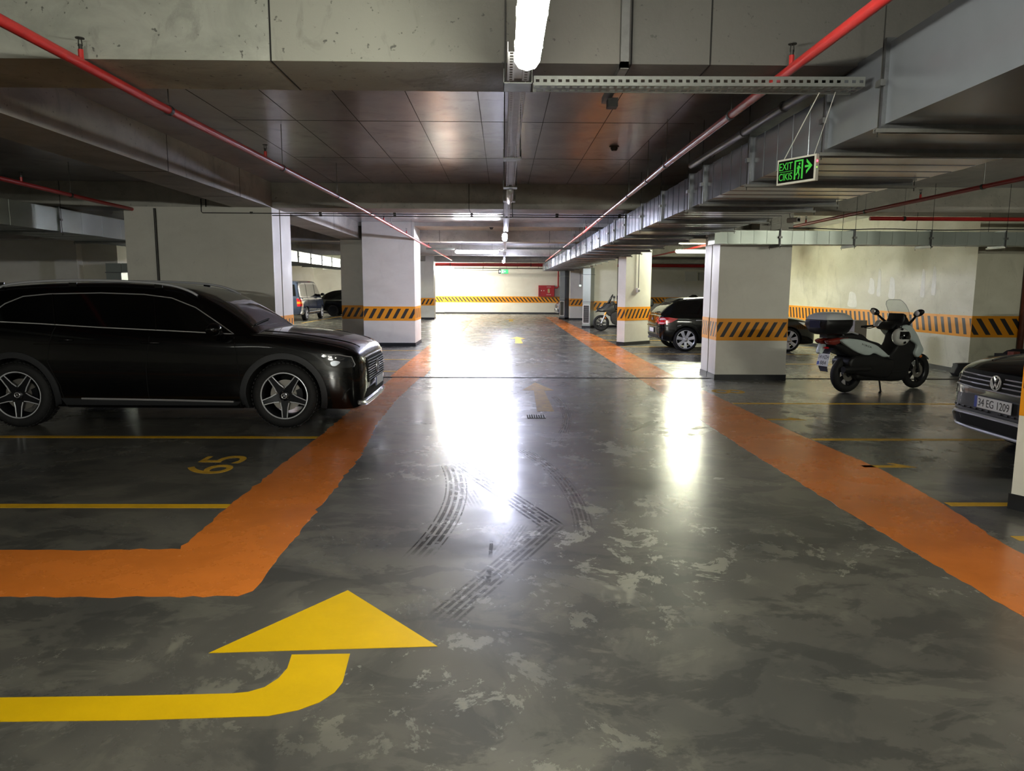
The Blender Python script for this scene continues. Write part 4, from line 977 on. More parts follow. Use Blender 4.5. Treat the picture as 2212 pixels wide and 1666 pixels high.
class Car:
    def __init__(s, name, label, loc, rz, paint_, low, top, wheels, r, arch_r, well_w=0.36, group=None, cat='car'):
        s.t = thing(name, label, cat, loc, rz, group); s.paint = paint_
        fl = interp(low); ft = interp(top); s.fl, s.ft = fl, ft
        xs = []
        a, b = low[0][0], low[-1][0]; n = 64
        for i in range(n + 1):
            u = i / n; xs.append(a + (b - a) * (0.5 - 0.5 * math.cos(PI * (0.12 + 0.76 * u)) - (0.5 - 0.5 * math.cos(PI * .12))) / (math.cos(PI * .12)))
        xs[-1] = b
        mb = MB(); rings = []
        for x in xs:
            W, zb, zs, zc = fl(x); h = zs - zb
            half = [(0, zb), (.78 * W, zb), (.93 * W, zb + .03 * min(1, h * 2)), (.985 * W, zb + .22 * h), (W, zb + .42 * h), (W * .997, zb + .62 * h), (.985 * W, zs - .16 * h), (.968 * W, zs - .06 * h), (.935 * W, zs),
                    (.86 * W, zs + .3 * (zc - zs)), (.5 * W, zs + .86 * (zc - zs)), (0, zc)]
            rings.append([(x, y, z) for y, z in half] + [(x, -y, z) for y, z in reversed(half[1:-1])])
        mb.loft(rings, True, True, True)
        mb2 = MB(); rings = []
        a, b = top[0][0], top[-1][0]
        for i in range(45):
            x = a + (b - a) * i / 44; zr, wr = ft(x); W, zb, zs, zc = fl(x); z0 = zs - .04; d = max(zr - z0, .02); k = min(.11, d * .45); wb = W * .925
            half = [(wb, z0), (wb + (wr + .028 - wb) * .5, z0 + (d - k) * .5), (wr + .028, zr - k), (wr + .012, zr - k * .62), (wr - .03, zr - k * .3), (wr - .10, zr - k * .13), (wr * .5, zr - k * .03), (0, zr)]
            rings.append([(x, y, z) for y, z in half] + [(x, -y, z) for y, z in reversed(half[:-1])])
        mb2.loft(rings, False)
        n = len(rings[0])
        for ring in (rings[0], rings[-1]): mb2.add(ring, [tuple(range(n))])
        # projection target
        vv = mb.v + mb2.v; o = len(mb.v); ff = mb.f + [[i + o for i in f] for f in mb2.f]
        s.bvh = BVHTree.FromPolygons([Vector(p) for p in vv], ff)
        body = mb.build('body', [paint_, M_WELL], s.t, weld=True)
        cut = MB()
        for (wx, sd) in wheels:
            W = fl(wx)[0]; y0, y1 = sd * (W - well_w), sd * (W + .2)
            cut.lathe([(0, y0), (arch_r, y0), (arch_r, y1), (0, y1)], 'y', (wx, 0, r), 40)
        co = cut.build('cutter', [M_WELL], s.t, weld=True)
        md = body.modifiers.new('arches', 'BOOLEAN'); md.operation = 'DIFFERENCE'; md.object = co; md.solver = 'EXACT'; md.material_mode = 'TRANSFER'
        dg = bpy.context.evaluated_depsgraph_get(); me = bpy.data.meshes.new_from_object(body.evaluated_get(dg))
        body.modifiers.clear(); body.data = me; bpy.data.objects.remove(co)
        me.shade_smooth(); me.set_sharp_from_angle(angle=math.radians(32))
        s.body = body
        s.cabin = mb2.build('cabin', paint_, s.t, smooth=38, weld=True)
    def hit(s, a, z, mode):
        """project (a, z) on the body: mode 'R'/'L' from the side, 'F' front, 'B' rear, 'T' top (a=x, z=y)"""
        if mode in 'RL':
            sg = -1 if mode == 'R' else 1; o = Vector((a, sg * 3, z)); d = Vector((0, -sg, 0)); g = Vector((a, sg, z))
        elif mode == 'F': o = Vector((5, a, z)); d = Vector((-1, 0, 0)); g = Vector((2.4, a, z))
        elif mode == 'B': o = Vector((-5, a, z)); d = Vector((1, 0, 0)); g = Vector((-2.4, a, z))
        else: o = Vector((a, z, 4)); d = Vector((0, 0, -1)); g = Vector((a, z, 1))
        p, n, _, _ = s.bvh.ray_cast(o, d)
        if p is None: p, n, _, _ = s.bvh.find_nearest(g)
        if n.dot(d) > 0: n = -n
        return p, n
    def patch(s, name, outline, mode, m, parent=None, e=0.004, th=0.012, step=0.05, label=None, smooth=40):
        pts = []
        for i in range(len(outline)):
            p, q = Vector(outline[i]), Vector(outline[(i + 1) % len(outline)]); k = max(1, int((q - p).length / step))
            pts += [p + (q - p) * j / k for j in range(k)]
        nb = len(pts); edges = [(i, (i + 1) % nb) for i in range(nb)]
        x0, x1 = min(p.x for p in pts), max(p.x for p in pts); y0, y1 = min(p.y for p in pts), max(p.y for p in pts)
        def inside(q):
            c = False
            for i in range(nb):
                a, b = pts[i], pts[i - 1]
                if (a.y > q.y) != (b.y > q.y) and q.x < (b.x - a.x) * (q.y - a.y) / (b.y - a.y) + a.x: c = not c
            return c
        allp = list(pts); y = y0 + step / 2
        while y < y1:
            x = x0 + step / 2
            while x < x1:
                q = Vector((x, y))
                if inside(q) and min((q - p).length for p in pts) > step * .45: allp.append(q)
                x += step
            y += step
        v2, _, fs, _, _, _ = delaunay_2d_cdt(allp, edges, [], 1, 1e-5)
        top, bot = [], []
        for q in v2:
            p, n = s.hit(q.x, q.y, mode); top.append(p + n * e); bot.append(p + n * (e - th))
        mb = MB(); N = len(top)
        cnt = {}
        for f in fs:
            for i in range(len(f)):
                k = (f[i], f[(i + 1) % len(f)]); cnt[tuple(sorted(k))] = cnt.get(tuple(sorted(k)), 0) + 1
        bd = [k for k, c in cnt.items() if c == 1]
        mb.add(top + bot, [tuple(f) for f in fs] + [(a, b, N + b, N + a) for a, b in bd])
        o = mb.build(name, m, parent or s.t, smooth=smooth)
        if label: o['label'] = label
        return o
    def strip(s, name, path, mode, r, m, parent=None, e=0.0, n=6, dens=0.06, flat=None):
        pts = []
        for i in range(len(path) - 1):
            p, q = Vector(path[i]), Vector(path[i + 1]); k = max(1, int((q - p).length / dens))
            pts += [p + (q - p) * j / k for j in range(k)]
        pts.append(Vector(path[-1])); P3 = []
        for q in pts:
            p, nn = s.hit(q.x, q.y, mode); P3.append(p + nn * e)
        mb = MB(); mb.tube(P3, r, n); return mb.build(name, m, parent or s.t, smooth=50)
    def arch(s, wx, r0, r1, wz, sd, m, a0=-25, a1=205, e=0.012):
        mb = MB(); ins, outs, mid = [], [], []
        for k in range(33):
            a = math.radians(a0 + (a1 - a0) * k / 32)
            row = []
            for rr, ee in ((r0, e * .6 - .02), (r0, e), ((r0 + r1) / 2, e * 1.2), (r1, e * .9), (r1 + .004, -.004)):
                x, z = wx + rr * math.cos(a), max(wz + rr * math.sin(a), s.fl(wx + rr * math.cos(a))[1] + .02)
                p, n = s.hit(x, z, sd)
                if abs(n.y) < .5: n = Vector((0, -1 if sd == 'R' else 1, 0))
                row.append(p + n * ee)
            ins.append(row)
        mb.loft(ins, False); return mb.build('wheel_arch', m, s.t, smooth=50)
    def wheel(s, x, sd, r, w, rr, style, mrim, face=0.0, detail=True):
        """tyre with rim, spokes, hub cap and brake as its children; sd -1 right, +1 left"""
        W = s.fl(x)[0] - .015 + face; yo = sd * W
        mb = MB(); h = w / 2; q = r - rr
        prof = [(rr - .005, -h * .86), (rr + q * .15, -h * .97), (rr + q * .5, -h), (r - .03, -h * .9), (r - .006, -h * .68), (r, -h * .3)]
        prof = prof + [(a, -b) for a, b in reversed(prof)]
        mb.lathe(prof, 'y', (0, 0, 0), 48)
        for k in range(48):   # tread blocks
            a = 2 * PI * k / 48
            for yy in (-.5, .5):
                c = ((r + .0005) * math.cos(a), yy * h, (r + .0005) * math.sin(a)); mb.cbox(c, (.009, h * .55, .030), Matrix.Rotation(-a, 3, 'Y'))
        t = mb.build('wheel', M_TYRE, s.t, smooth=40); t.location = (x, yo - sd * h, r)
        o = sd * h
        mb = MB(); mb.lathe([(rr + .004, o * .86), (rr + .007, o * .93), (rr - .002, o * .94), (rr - .007, o * .90)], 'y', n=48)
        mb.mi = 1; mb.lathe([(rr - .007, o * .90), (rr - .024, o * .76), (rr - .03, o * .3), (rr - .03, -o * .8)], 'y', n=48)
        mb.build('rim', [M_RIMS if detail else mrim, M_RIMK], t, smooth=40)
        def V(rad, tan, y, a): return (rad * math.cos(a) - tan * math.sin(a), y, rad * math.sin(a) + tan * math.cos(a))
        if not detail: 
            mb = MB(); mb.lathe([(0, o * .7), (rr - .02, o * .8)], 'y', n=24); mb.build('rim_face', mrim, t, smooth=40); return t
        n = 5 if style in ('star5', 'five') else 7
        for k in range(n):
            a = -PI / 2 + 2 * PI * k / n
            mb = MB(); yf, ym = o * .90, o * .62
            w0, w1 = (.047, .026) if style == 'star5' else ((.040, .050) if style == 'seven' else (.05, .06))
            r0, r1 = .05, rr - .012
            def ringp(rad, hw, y, yb): return [V(rad, -hw, y, a), V(rad, hw, y, a), V(rad, hw * .9, yb, a), V(rad, -hw * .9, yb, a)]
            mb.mi = 0
            mb.loft([ringp(r0, w0, yf * .86, ym * .5), ringp(.11, w0 * .85, yf * .90, ym * .6), ringp(r1 * .7, (w0 + w1) / 2 * .85, yf * .97, ym * .8), ringp(r1, w1, yf, ym)], True, True, True)
            if style == 'star5':
                mb.mi = 1
                for sg in (-1, 1):     # machined bright edges
                    P_ = [V(.085, sg * (w0 + .004), yf * .90, a), V(.14, sg * w0 * .80, yf * .95, a), V(r1, sg * (w1 + .002), yf * 1.03, a)]
                    mb.tube(P_, .0065, 5)
            if style == 'seven':
                mb.mi = 1; mb.loft([ringp(.09, w0 * .35, yf * .93, yf * .8), ringp(r1 * .95, w1 * .42, yf * 1.02, yf * .9)], True, True, True)
            mb.build('spoke', [M_RIMK if style == 'star5' else mrim, M_RIMS], t, smooth=30)
        mb = MB(); mb.lathe([(0, o * .93), (.03, o * .93), (.036, o * .90), (.05, o * .88), (.062, o * .80), (.07, o * .5)], 'y', n=24); hc = mb.build('hub_cap', M_RIMK if style == 'star5' else mrim, t, smooth=40)
        mb = MB(); mb.lathe([(.026, o * .935), (.030, o * .95), (.034, o * .935)], 'y', n=24)
        if style == 'star5':
            for k in range(3):
                a = PI / 2 + 2 * PI * k / 3; mb.add([V(0, .006, o * .945, a), V(0, -.006, o * .945, a), V(.027, 0, o * .945, a)], [(0, 1, 2)])
        mb.build('hub_emblem', M_CHROME, t)
        mb = MB()
        for k in range(5):
            a = 2 * PI * (k + .5) / 5; p = V(.052, 0, o * .86, a); mb.tube([p, (p[0], p[1] + sd * .006, p[2])], .008, 6)
        mb.build('wheel_bolt', M_DARKSTEEL, t)['kind'] = 'stuff'
        mb = MB(); mb.lathe([(.06, o * .30), (rr * .68, o * .30), (rr * .68, o * .12), (.06, o * .12)], 'y', n=36); mb.build('brake_disc', M_DISC if style == 'star5' else M_RIMK, t, smooth=30)
        mb = MB(); mb.lathe([(rr * .48, o * .38), (rr * .74, o * .38), (rr * .74, o * .05), (rr * .48, o * .05), (rr * .48, o * .38)], 'y', n=10, a0=-.45, a1=.45); mb.build('brake_caliper', M_RIMK, t, smooth=30)
        return t
    def plate(s, x, y, z, text, w=.52, h=.112, facing='F', tilt=0, blank=False, yaw=0):
        sg = 1 if facing == 'F' else -1
        t = bpy.data.objects.new('number_plate', None)
        mb = MB(); mb.box(-.006, 0, -w / 2, w / 2, -h / 2, h / 2); p = mb.build('number_plate', M_PLATE, s.t); p.location = (x, y, z); p.rotation_euler = (0, 0, (0 if facing == 'F' else PI) + yaw)
        bpy.data.objects.remove(t)
        mb = MB(); mb.box(-.003, .001, -w / 2, -w / 2 + .042, -h / 2, h / 2) if facing == 'F' else mb.box(-.003, .001, -w / 2, -w / 2 + .042, -h / 2, h / 2)
        mb.build('plate_band', M_PLBLU, p)
        if text: text_obj(text, 'plate_lettering', M_PLTXT, p, (.0012, -w / 2 + .06, -h * .33), (0, 1, 0), (0, 0, 1), w - .085, h * .66, ext=.0005)
        return p
    def mirror(s, x, z, sd, m=None):
        W = s.fl(x)[0]; mb = MB(); mb.sphere((x, sd * (W + .09), z), (.085, .11, .075), 16, 10); o = mb.build('door_mirror', m or s.paint, s.t, smooth=60)
        mb = MB(); mb.tube([(x + .02, sd * (W - .06), z - .05), (x + .01, sd * (W + .04), z - .04)], .028, 8); mb.build('mirror_arm', M_CLAD, o)
        mb = MB(); mb.lathe([(0, x - .086), (.05, x - .082), (.062, x - .06)], 'x', (0, sd * (W + .09), z), 16); mb.build('mirror_glass', M_GLASS, o)
        return o
    def handle(s, x, z, mode, m, L=.2):
        p, n = s.hit(x, z, mode); q, n2 = s.hit(x + L, z, mode); mb = MB()
        mb.tube([p + n * .004, p + n * .035 + Vector((.03, 0, 0)), q + n2 * .035 - Vector((.03, 0, 0)), q + n2 * .004], .011, 8); return mb.build('door_handle', m, s.t, smooth=60)
    def plan_front(s, y, z): return s.hit(y, z, 'F')[0]

def badge_ring(parent, c, R, axis, m, kind, name='badge'):
    """round emblem facing axis ('x' local forward) : 'star', 'letters' (V over W), 'quarters'"""
    mb = MB(); mb.lathe([(R * .86, .0), (R * .90, .010), (R, .010), (R * 1.02, 0)], 'x', c, 28)
    def bar(p, q, w): mb.bar((c[0] + .006, c[1] + p[0] * R, c[2] + p[1] * R), (c[0] + .006, c[1] + q[0] * R, c[2] + q[1] * R), w * R, .008)
    if kind == 'star':
        for k in range(3):
            a = PI / 2 + 2 * PI * k / 3; u = (math.cos(a), math.sin(a)); n = (-u[1], u[0])
            mb.add([(c[0] + .012, c[1], c[2]), (c[0] + .004, c[1] + n[0] * .16 * R, c[2] + n[1] * .16 * R), (c[0] + .004, c[1] + u[0] * .92 * R, c[2] + u[1] * .92 * R), (c[0] + .004, c[1] - n[0] * .16 * R, c[2] - n[1] * .16 * R)], [(0, 1, 2), (0, 2, 3)])
    elif kind == 'letters':
        for p, q in (((-.36, .80), (0, .12)), ((0, .12), (.36, .80)), ((-.76, .42), (-.36, -.78)), ((-.36, -.78), (0, -.02)), ((0, -.02), (.36, -.78)), ((.36, -.78), (.76, .42))): bar(p, q, .17)
    o = mb.build(name, m, parent, smooth=40)
    if kind == 'quarters':
        for k in range(4):
            mb = MB(); a0 = PI / 2 * k
            mb.add([(c[0] + .008, c[1], c[2])] + [(c[0] + .008, c[1] + R * .84 * math.cos(a0 + PI / 2 * j / 6), c[2] + R * .84 * math.sin(a0 + PI / 2 * j / 6)) for j in range(7)], [(0, i, i + 1) for i in range(1, 7)])
            mb.build('emblem_quarter', M_PLBLU if k % 2 else M_PLATE, o)
    return o
def wheel_at(kx): return [(kx[0], -1), (kx[0], 1), (kx[1], -1), (kx[1], 1)]

# ------------------------------------------------------------------ the long black car on the left
low = [(-2.62, .70, .46, .98, 1.02), (-2.54, .86, .36, 1.10, 1.13), (-2.3, .94, .28, 1.19, 1.20), (-1.6, .975, .235, 1.205, 1.21), (-.5, .98, .21, 1.155, 1.16), (.5, .98, .21, 1.105, 1.11), (.95, .98, .21, 1.085, 1.10),
       (1.2, .978, .21, 1.09, 1.145), (1.6, .97, .205, 1.06, 1.12), (2.0, .955, .20, .995, 1.055), (2.22, .925, .19, .945, 1.005), (2.335, .88, .19, .895, .96), (2.40, .80, .21, .845, .905), (2.44, .70, .25, .785, .835), (2.46, .60, .33, .71, .745)]
top = [(-2.50, 1.20, .70), (-2.35, 1.40, .70), (-2.15, 1.56, .705), (-1.85, 1.645, .715), (-1.2, 1.69, .72), (-.6, 1.70, .72), (-.1, 1.685, .715), (.3, 1.635, .71), (.55, 1.555, .715), (.8, 1.42, .74), (1.05, 1.255, .78), (1.22, 1.12, .82)]
c = Car('parked_car', 'long glossy black car with silver star wheels parked on the left', (-4.11, 9.30, 0), 0, M_BLK, low, top, wheel_at((1.55, -1.55)), .385, .435)
SUV = c
for sd, md in ((-1, 'R'), (1, 'L')):
    for x in (1.55, -1.55): c.wheel(x, sd, .385, .265, .27, 'star5', M_RIMS); c.arch(x, .437, .505, .385, md, M_CLAD)
    win = [(-2.02, 1.245), (-1.86, 1.31), (-1.70, 1.44), (-1.50, 1.525), (-1.2, 1.555), (-.6, 1.57), (-.1, 1.555), (.22, 1.515), (.50, 1.405), (.74, 1.25), (.97, 1.10), (.3, 1.135), (-.6, 1.175), (-1.3, 1.215)]
    g = c.patch('side_window', win, md, M_GLASS, e=.004, step=.07)
    c.strip('window_trim', win + [win[0]], md, .007, M_CHROME, g, e=.006)
    c.strip('window_pillar', [(.08, 1.145), (.02, 1.53)], md, .008, M_BLK, g, e=.006); c.strip('window_pillar', [(-1.08, 1.20), (-1.16, 1.55)], md, .008, M_BLK, g, e=.006)
    for pth in ([(1.03, .25), (1.05, .6), (1.02, .9), (.99, 1.07)], [(-.02, .25), (-.02, .7), (.03, 1.13)], [(-1.0, .25), (-1.03, .5), (-1.15, .78), (-1.12, 1.0), (-1.06, 1.18)]):
        c.strip('door_gap', pth, md, .004, M_SEAM, e=.001)
    c.patch('sill_cladding', [(-1.05, .225), (1.04, .225), (1.04, .315), (-1.05, .355)], md, M_CLAD, e=.006, step=.09)
    c.strip('sill_trim', [(-.80, .352), (-.3, .345), (.3, .335), (.96, .318)], md, .012, M_CHROME, e=.012)
    c.handle(-.06, 1.0, md, M_BLK, .2); c.handle(-1.05, 1.03, md, M_BLK, .2)
    c.strip('shoulder_crease', [(-1.3, .985), (-.7, .985), (-.1, .97)], md, .004, M_BLK, e=.002)
    h = c.patch('headlamp', [(1.97, .885), (2.10, .875), (2.33, .845), (2.37, .745), (2.35, .715), (2.15, .715), (2.05, .75)], md, M_LENS, e=.005, step=.05)
    c.strip('headlamp_trim', [(2.0, .878), (2.2, .866), (2.33, .838), (2.362, .75), (2.35, .722)], md, .005, M_SATIN, h, e=.008)
    c.patch('headlamp_reflector', smooth_poly([(2.10, .785), (2.15, .80), (2.21, .785), (2.17, .745), (2.12, .74)], 3), md, M_LENSG, h, e=.009, step=.03)
    c.patch('headlamp_projector', smooth_poly([(2.00, .855), (2.03, .872), (2.06, .855), (2.03, .84)], 3), md, M_LENSW, h, e=.010, step=.03)
    c.strip('side_vent', [(2.22, .34), (2.25, .42), (2.31, .47)], md, .006, M_CLAD, e=.004)
    c.mirror(.82, 1.17, sd)
    yy = sd * .70
    rail = [(-1.88, 1.60), (-1.7, 1.665), (-1.3, 1.705), (-.75, 1.718), (-.15, 1.70), (.2, 1.662), (.40, 1.60), (.50, 1.545)]
    mb = MB(); mb.tube([(x, yy, z) for x, z in smooth_poly(rail, 4, False)], .015, 8); rl = mb.build('roof_rail', M_SATIN, c.t, smooth=60)
    for x in (-1.8, -.95, 0.05): mb = MB(); mb.cbox((x, yy, 1.66), (.09, .02, .06)); mb.build('rail_foot', M_BLK, rl)
    c.patch('tail_lamp', [(-2.50, 1.10), (-2.25, 1.08), (-2.2, .98), (-2.52, .96)], md, M_RED)
c.patch('windscreen', [(-.72, 1.18), (.72, 1.18), (.66, 1.52), (.4, 1.565), (-.4, 1.565), (-.66, 1.52)], 'F', M_GLASSL, e=.004, step=.08)
mb = MB(); mb.tube([tuple(c.hit(y, z, 'F')[0] + Vector((.012, 0, .01))) for y, z in ((-.62, 1.19), (-.3, 1.215), (.05, 1.235))], .010, 6); mb.build('wiper', M_SEAM, c.t)
for sd in (-1, 1):    # hood ridges
    c.strip('hood_ridge', [(1.25, sd * .62), (1.7, sd * .60), (2.1, sd * .55), (2.36, sd * .48)], 'T', .012, M_BLK, e=-.004)
c.strip('hood_gap', [(1.16, -.86), (1.6, -.87), (2.0, -.845), (2.3, -.79)], 'T', .004, M_SEAM, e=.001)
c.strip('hood_gap', [(1.16, .86), (1.6, .87), (2.0, .845), (2.3, .79)], 'T', .004, M_SEAM, e=.001)
gr = c.patch('grille', [(-.56, .50), (.56, .50), (.60, .74), (.52, .80), (-.52, .80), (-.60, .74)], 'F', M_SEAM, e=.006, step=.07)
for k in range(9):
    z = .525 + k * .03
    c.strip('grille_slat', [(-.56, z), (-.3, z), (.3, z), (.56, z)], 'F', .007, M_CLAD if k not in (4, 5) else M_CHROME, gr, e=.016)
c.strip('grille_trim', [(-.52, .806), (-.3, .812), (.3, .812), (.52, .806)], 'F', .010, M_CHROME, gr, e=.010)
badge_ring(gr, (2.482, 0, .655), .085, 'x', M_CHROME, 'star')
c.plate(2.51, 0, .475, None)
c.strip('bumper_lip', [(-.78, .285), (-.62, .255), (-.3, .245), (.3, .245), (.62, .255), (.78, .285)], 'F', .026, M_CHROME, e=.012)
c.patch('lower_intake', [(-.66, .32), (.66, .32), (.60, .43), (-.60, .43)], 'F', M_SEAM, e=.004, step=.08)

# ------------------------------------------------------------------ dark hatchback behind the near right pillar (tail to the lane)
low = [(-2.10, .62, .42, .80, .84), (-2.06, .76, .33, .92, .95), (-1.95, .84, .28, .965, .98), (-1.6, .885, .24, .985, .99), (-.8, .90, .20, .975, .98), (0, .90, .19, .95, .955), (.7, .90, .19, .93, .95), (1.0, .895, .19, .925, .975),
       (1.5, .88, .19, .87, .93), (1.9, .84, .18, .79, .86), (2.08, .76, .18, .70, .77), (2.17, .62, .21, .62, .68), (2.21, .48, .28, .56, .60)]
top = [(-2.02, 1.0, .66), (-1.9, 1.14, .67), (-1.7, 1.30, .68), (-1.5, 1.395, .685), (-1.0, 1.435, .69), (-.4, 1.45, .695), (.0, 1.435, .69), (.3, 1.385, .69), (.6, 1.26, .72), (.9, 1.09, .76), (1.05, .99, .80)]
c = Car('parked_hatchback', 'dark hatchback with red tail lamp half hidden by the near right pillar', (6.26, 19.93, 0), 0, M_BLK, low, top, wheel_at((1.38, -1.38)), .318, .36)
for sd, md in ((-1, 'R'), (1, 'L')):
    for x in (1.38, -1.38): c.wheel(x, sd, .318, .215, .242, 'seven', M_RIMS)
    win = smooth_poly([(-1.22, 1.02), (-1.36, 1.12), (-1.28, 1.24), (-1.0, 1.325), (-.4, 1.35), (.1, 1.325), (.5, 1.19), (.8, 1.02), (.2, 1.0), (-.6, 1.005)], 3)
    g = c.patch('side_window', win, md, M_GLASS, e=.004, step=.07)
    c.strip('window_pillar', [(-.25, 1.0), (-.3, 1.35)], md, .015, M_BLK, g, e=.004)
    c.strip('roof_trim', [(-1.35, 1.365), (-.9, 1.405), (-.4, 1.418), (.1, 1.395)], md, .014, M_CHROME, e=.006)
    for pth in ([(-.98, .3), (-1.0, .5), (-1.2, .72), (-1.25, .95)], [(-.22, .25), (-.22, .97)], [(.72, .25), (.75, .93)]): c.strip('door_gap', pth, md, .004, M_SEAM, e=.001)
    c.handle(-1.12, .83, md, M_CHROME, .2); c.handle(-.1, .83, md, M_CHROME, .2)
    tl = c.patch('tail_lamp', [(-2.07, .90), (-1.83, .905), (-1.60, .87), (-1.78, .77), (-2.0, .715), (-2.09, .72)], md, M_RED, e=.006, step=.04)
    c.patch('lamp_lens', [(-2.05, .875), (-1.95, .885), (-1.9, .84), (-2.06, .83)], md, M_REDW, tl, e=.010, step=.03)
    c.patch('lamp_lens', [(-2.06, .765), (-1.93, .77), (-1.97, .735), (-2.07, .735)], md, M_REDW, tl, e=.010, step=.03)
    c.strip('arch_reflector', [(-1.62, .675), (-1.52, .70)], md, .012, M_CHROME, e=.006)
    c.patch('headlamp', [(1.62, .80), (1.85, .78), (2.06, .70), (2.05, .64), (1.8, .69)], md, M_LENSW, e=.005, step=.05)
    c.mirror(.62, 1.02, sd)
    c.patch('rear_lamp_inner', [(sd * .40, .90), (sd * .70, .90), (sd * .72, .76), (sd * .42, .76)], 'B', M_RED, e=.006, step=.05)
rw = c.patch('rear_window', [(-.60, 1.02), (.60, 1.02), (.56, 1.26), (.5, 1.335), (-.5, 1.335), (-.56, 1.26)], 'B', M_GLASSL, e=.004, step=.07)
mb = MB(); mb.tube([tuple(c.hit(y, z, 'B')[0] + Vector((-.014, 0, .006))) for y, z in ((0, 1.0), (-.2, 1.03), (-.45, 1.04))], .009, 6); mb.build('wiper', M_SEAM, rw)
mb = MB(); mb.loft([[(-1.70, y, 1.335), (-1.52, y, 1.41), (-1.40, y, 1.405), (-1.60, y, 1.30)] for y in (-.6, 0, .6)], True, True, True); mb.build('roof_spoiler', M_BLK, c.t, smooth=30)
mb = MB(); mb.loft([[(-1.15, y * .03, 1.43), (-1.02, y * .012, 1.50), (-.92, y * .012, 1.495), (-.86, y * .03, 1.44)] for y in (-1, 1)], True, True, True); mb.build('roof_antenna', M_BLK, c.t)
badge_ring(c.t, (0, 0, 0), .042, 'x', M_CHROME, 'quarters'); bd = [o for o in c.t.children if o.name.startswith('badge')][-1]
p = c.hit(0, .84, 'B')[0]; bd.location = (p.x - .004, 0, .84); bd.rotation_euler = (0, 0, PI)
c.strip('bumper_step', [(-.80, .64), (-.5, .655), (.5, .655), (.80, .64)], 'B', .02, M_BLK, e=.004)
c.patch('plate_recess', [(-.36, .47), (.36, .47), (.33, .61), (-.33, .61)], 'B', M_SEAM, e=.004, step=.08)
c.plate(-2.125, 0, .545, None, facing='B')
c.patch('bumper_cladding', [(-.72, .34), (.72, .34), (.70, .44), (-.70, .44)], 'B', M_CLAD, e=.006, step=.08)
mb = MB(); mb.lathe([(.03, 0), (.036, 0), (.036, .12), (.03, .12)], 'x', (-2.11, .48, .31), 14); mb.build('exhaust_tip', M_CHROME, c.t)

# ------------------------------------------------------------------ black car nose at the right edge
low = [(-2.25, .62, .42, .90, .94), (-2.15, .80, .33, 1.0, 1.03), (-1.9, .88, .28, 1.05, 1.06), (-.8, .905, .21, 1.03, 1.04), (.3, .905, .21, .99, 1.0), (.9, .90, .21, .97, 1.01), (1.1, .895, .21, .98, 1.045), (1.5, .885, .22, .96, 1.04), (1.85, .86, .23, .92, 1.005), (2.03, .82, .23, .87, .965),
       (2.12, .76, .235, .82, .925), (2.18, .68, .25, .76, .87), (2.215, .60, .28, .69, .80), (2.235, .52, .33, .63, .72)]
top = [(-2.2, 1.05, .64), (-2.0, 1.35, .66), (-1.7, 1.52, .67), (-.8, 1.585, .68), (-.2, 1.575, .675), (.2, 1.50, .68), (.6, 1.31, .72), (.95, 1.10, .77), (1.08, 1.0, .80)]
c = Car('parked_car', 'black car with chrome grille and white number plate facing the lane at the right edge', (6.96, 6.74, 0), PI, M_BLK, low, top, wheel_at((1.32, -1.35)), .345, .395)
VWC = c
for sd, md in ((-1, 'R'), (1, 'L')):
    for x in (1.32, -1.35): c.wheel(x, sd, .345, .225, .24, 'five', M_RIMS); c.arch(x, .397, .455, .345, md, M_CLAD)
    g = c.patch('side_window', smooth_poly([(-1.9, 1.1), (-1.6, 1.38), (-.8, 1.47), (-.1, 1.44), (.3, 1.3), (.75, 1.03), (-.6, 1.07)], 3), md, M_GLASS, step=.09)
    h = c.patch('headlamp', [(1.72, .90), (1.95, .87), (2.09, .82), (2.13, .74), (2.05, .725), (1.80, .80)], md, M_LENS, e=.005, step=.05)
    c.mirror(.72, 1.07, sd)
    c.patch('front_headlamp', [(sd * .60, .80), (sd * .735, .80), (sd * .75, .72), (sd * .60, .715)], 'F', M_LENS, e=.005, step=.04)
    f = c.patch('fog_lamp', [(sd * .60, .60), (sd * .72, .63), (sd * .735, .53), (sd * .62, .50)], 'F', M_LENS, e=.005, step=.03)
    c.patch('fog_reflector', [(sd * .665, .60), (sd * .70, .605), (sd * .705, .55), (sd * .665, .545)], 'F', M_LENSW, f, e=.009, step=.02)
c.patch('windscreen', [(-.68, 1.05), (.68, 1.05), (.60, 1.40), (-.60, 1.40)], 'F', M_GLASSL, e=.004, step=.09)
c.strip('hood_ridge', [(1.15, .50), (1.6, .48), (2.02, .40)], 'T', .012, M_BLK, e=-.003); c.strip('hood_ridge', [(1.15, -.50), (1.6, -.48), (2.02, -.40)], 'T', .012, M_BLK, e=-.003)
gr = c.patch('grille', [(-.60, .70), (.60, .70), (.64, .77), (.60, .86), (-.60, .86), (-.64, .77)], 'F', M_SEAM, e=.005, step=.05)
for z in (.735, .775, .815): 
    for sd in (-1, 1): c.strip('grille_slat', [(sd * .60, z), (sd * .35, z), (sd * .09, z)], 'F', .008, M_CHROME, gr, e=.012)
c.strip('grille_trim', [(-.62, .70), (-.3, .69), (.3, .69), (.62, .70)], 'F', .010, M_CHROME, gr, e=.010)
p = c.hit(0, .77, 'F')[0]; badge_ring(gr, (p.x + .022, 0, .775), .072, 'x', M_CHROME, 'letters')
c.plate(2.262, 0, .565, '34 EG 1209')
bm_ = c.patch('bumper_skin', [(-.70, .45), (.70, .45), (.74, .50), (.72, .60), (.3, .63), (-.3, .63), (-.72, .60), (-.74, .50)], 'F', M_CLAD, e=.003, step=.06)
for k in range(-7, 8):
    if k: c.strip('bumper_nub', [(k * .09 - .02, .485), (k * .09 + .02, .485)], 'F', .010, M_CLAD, bm_, e=.006)
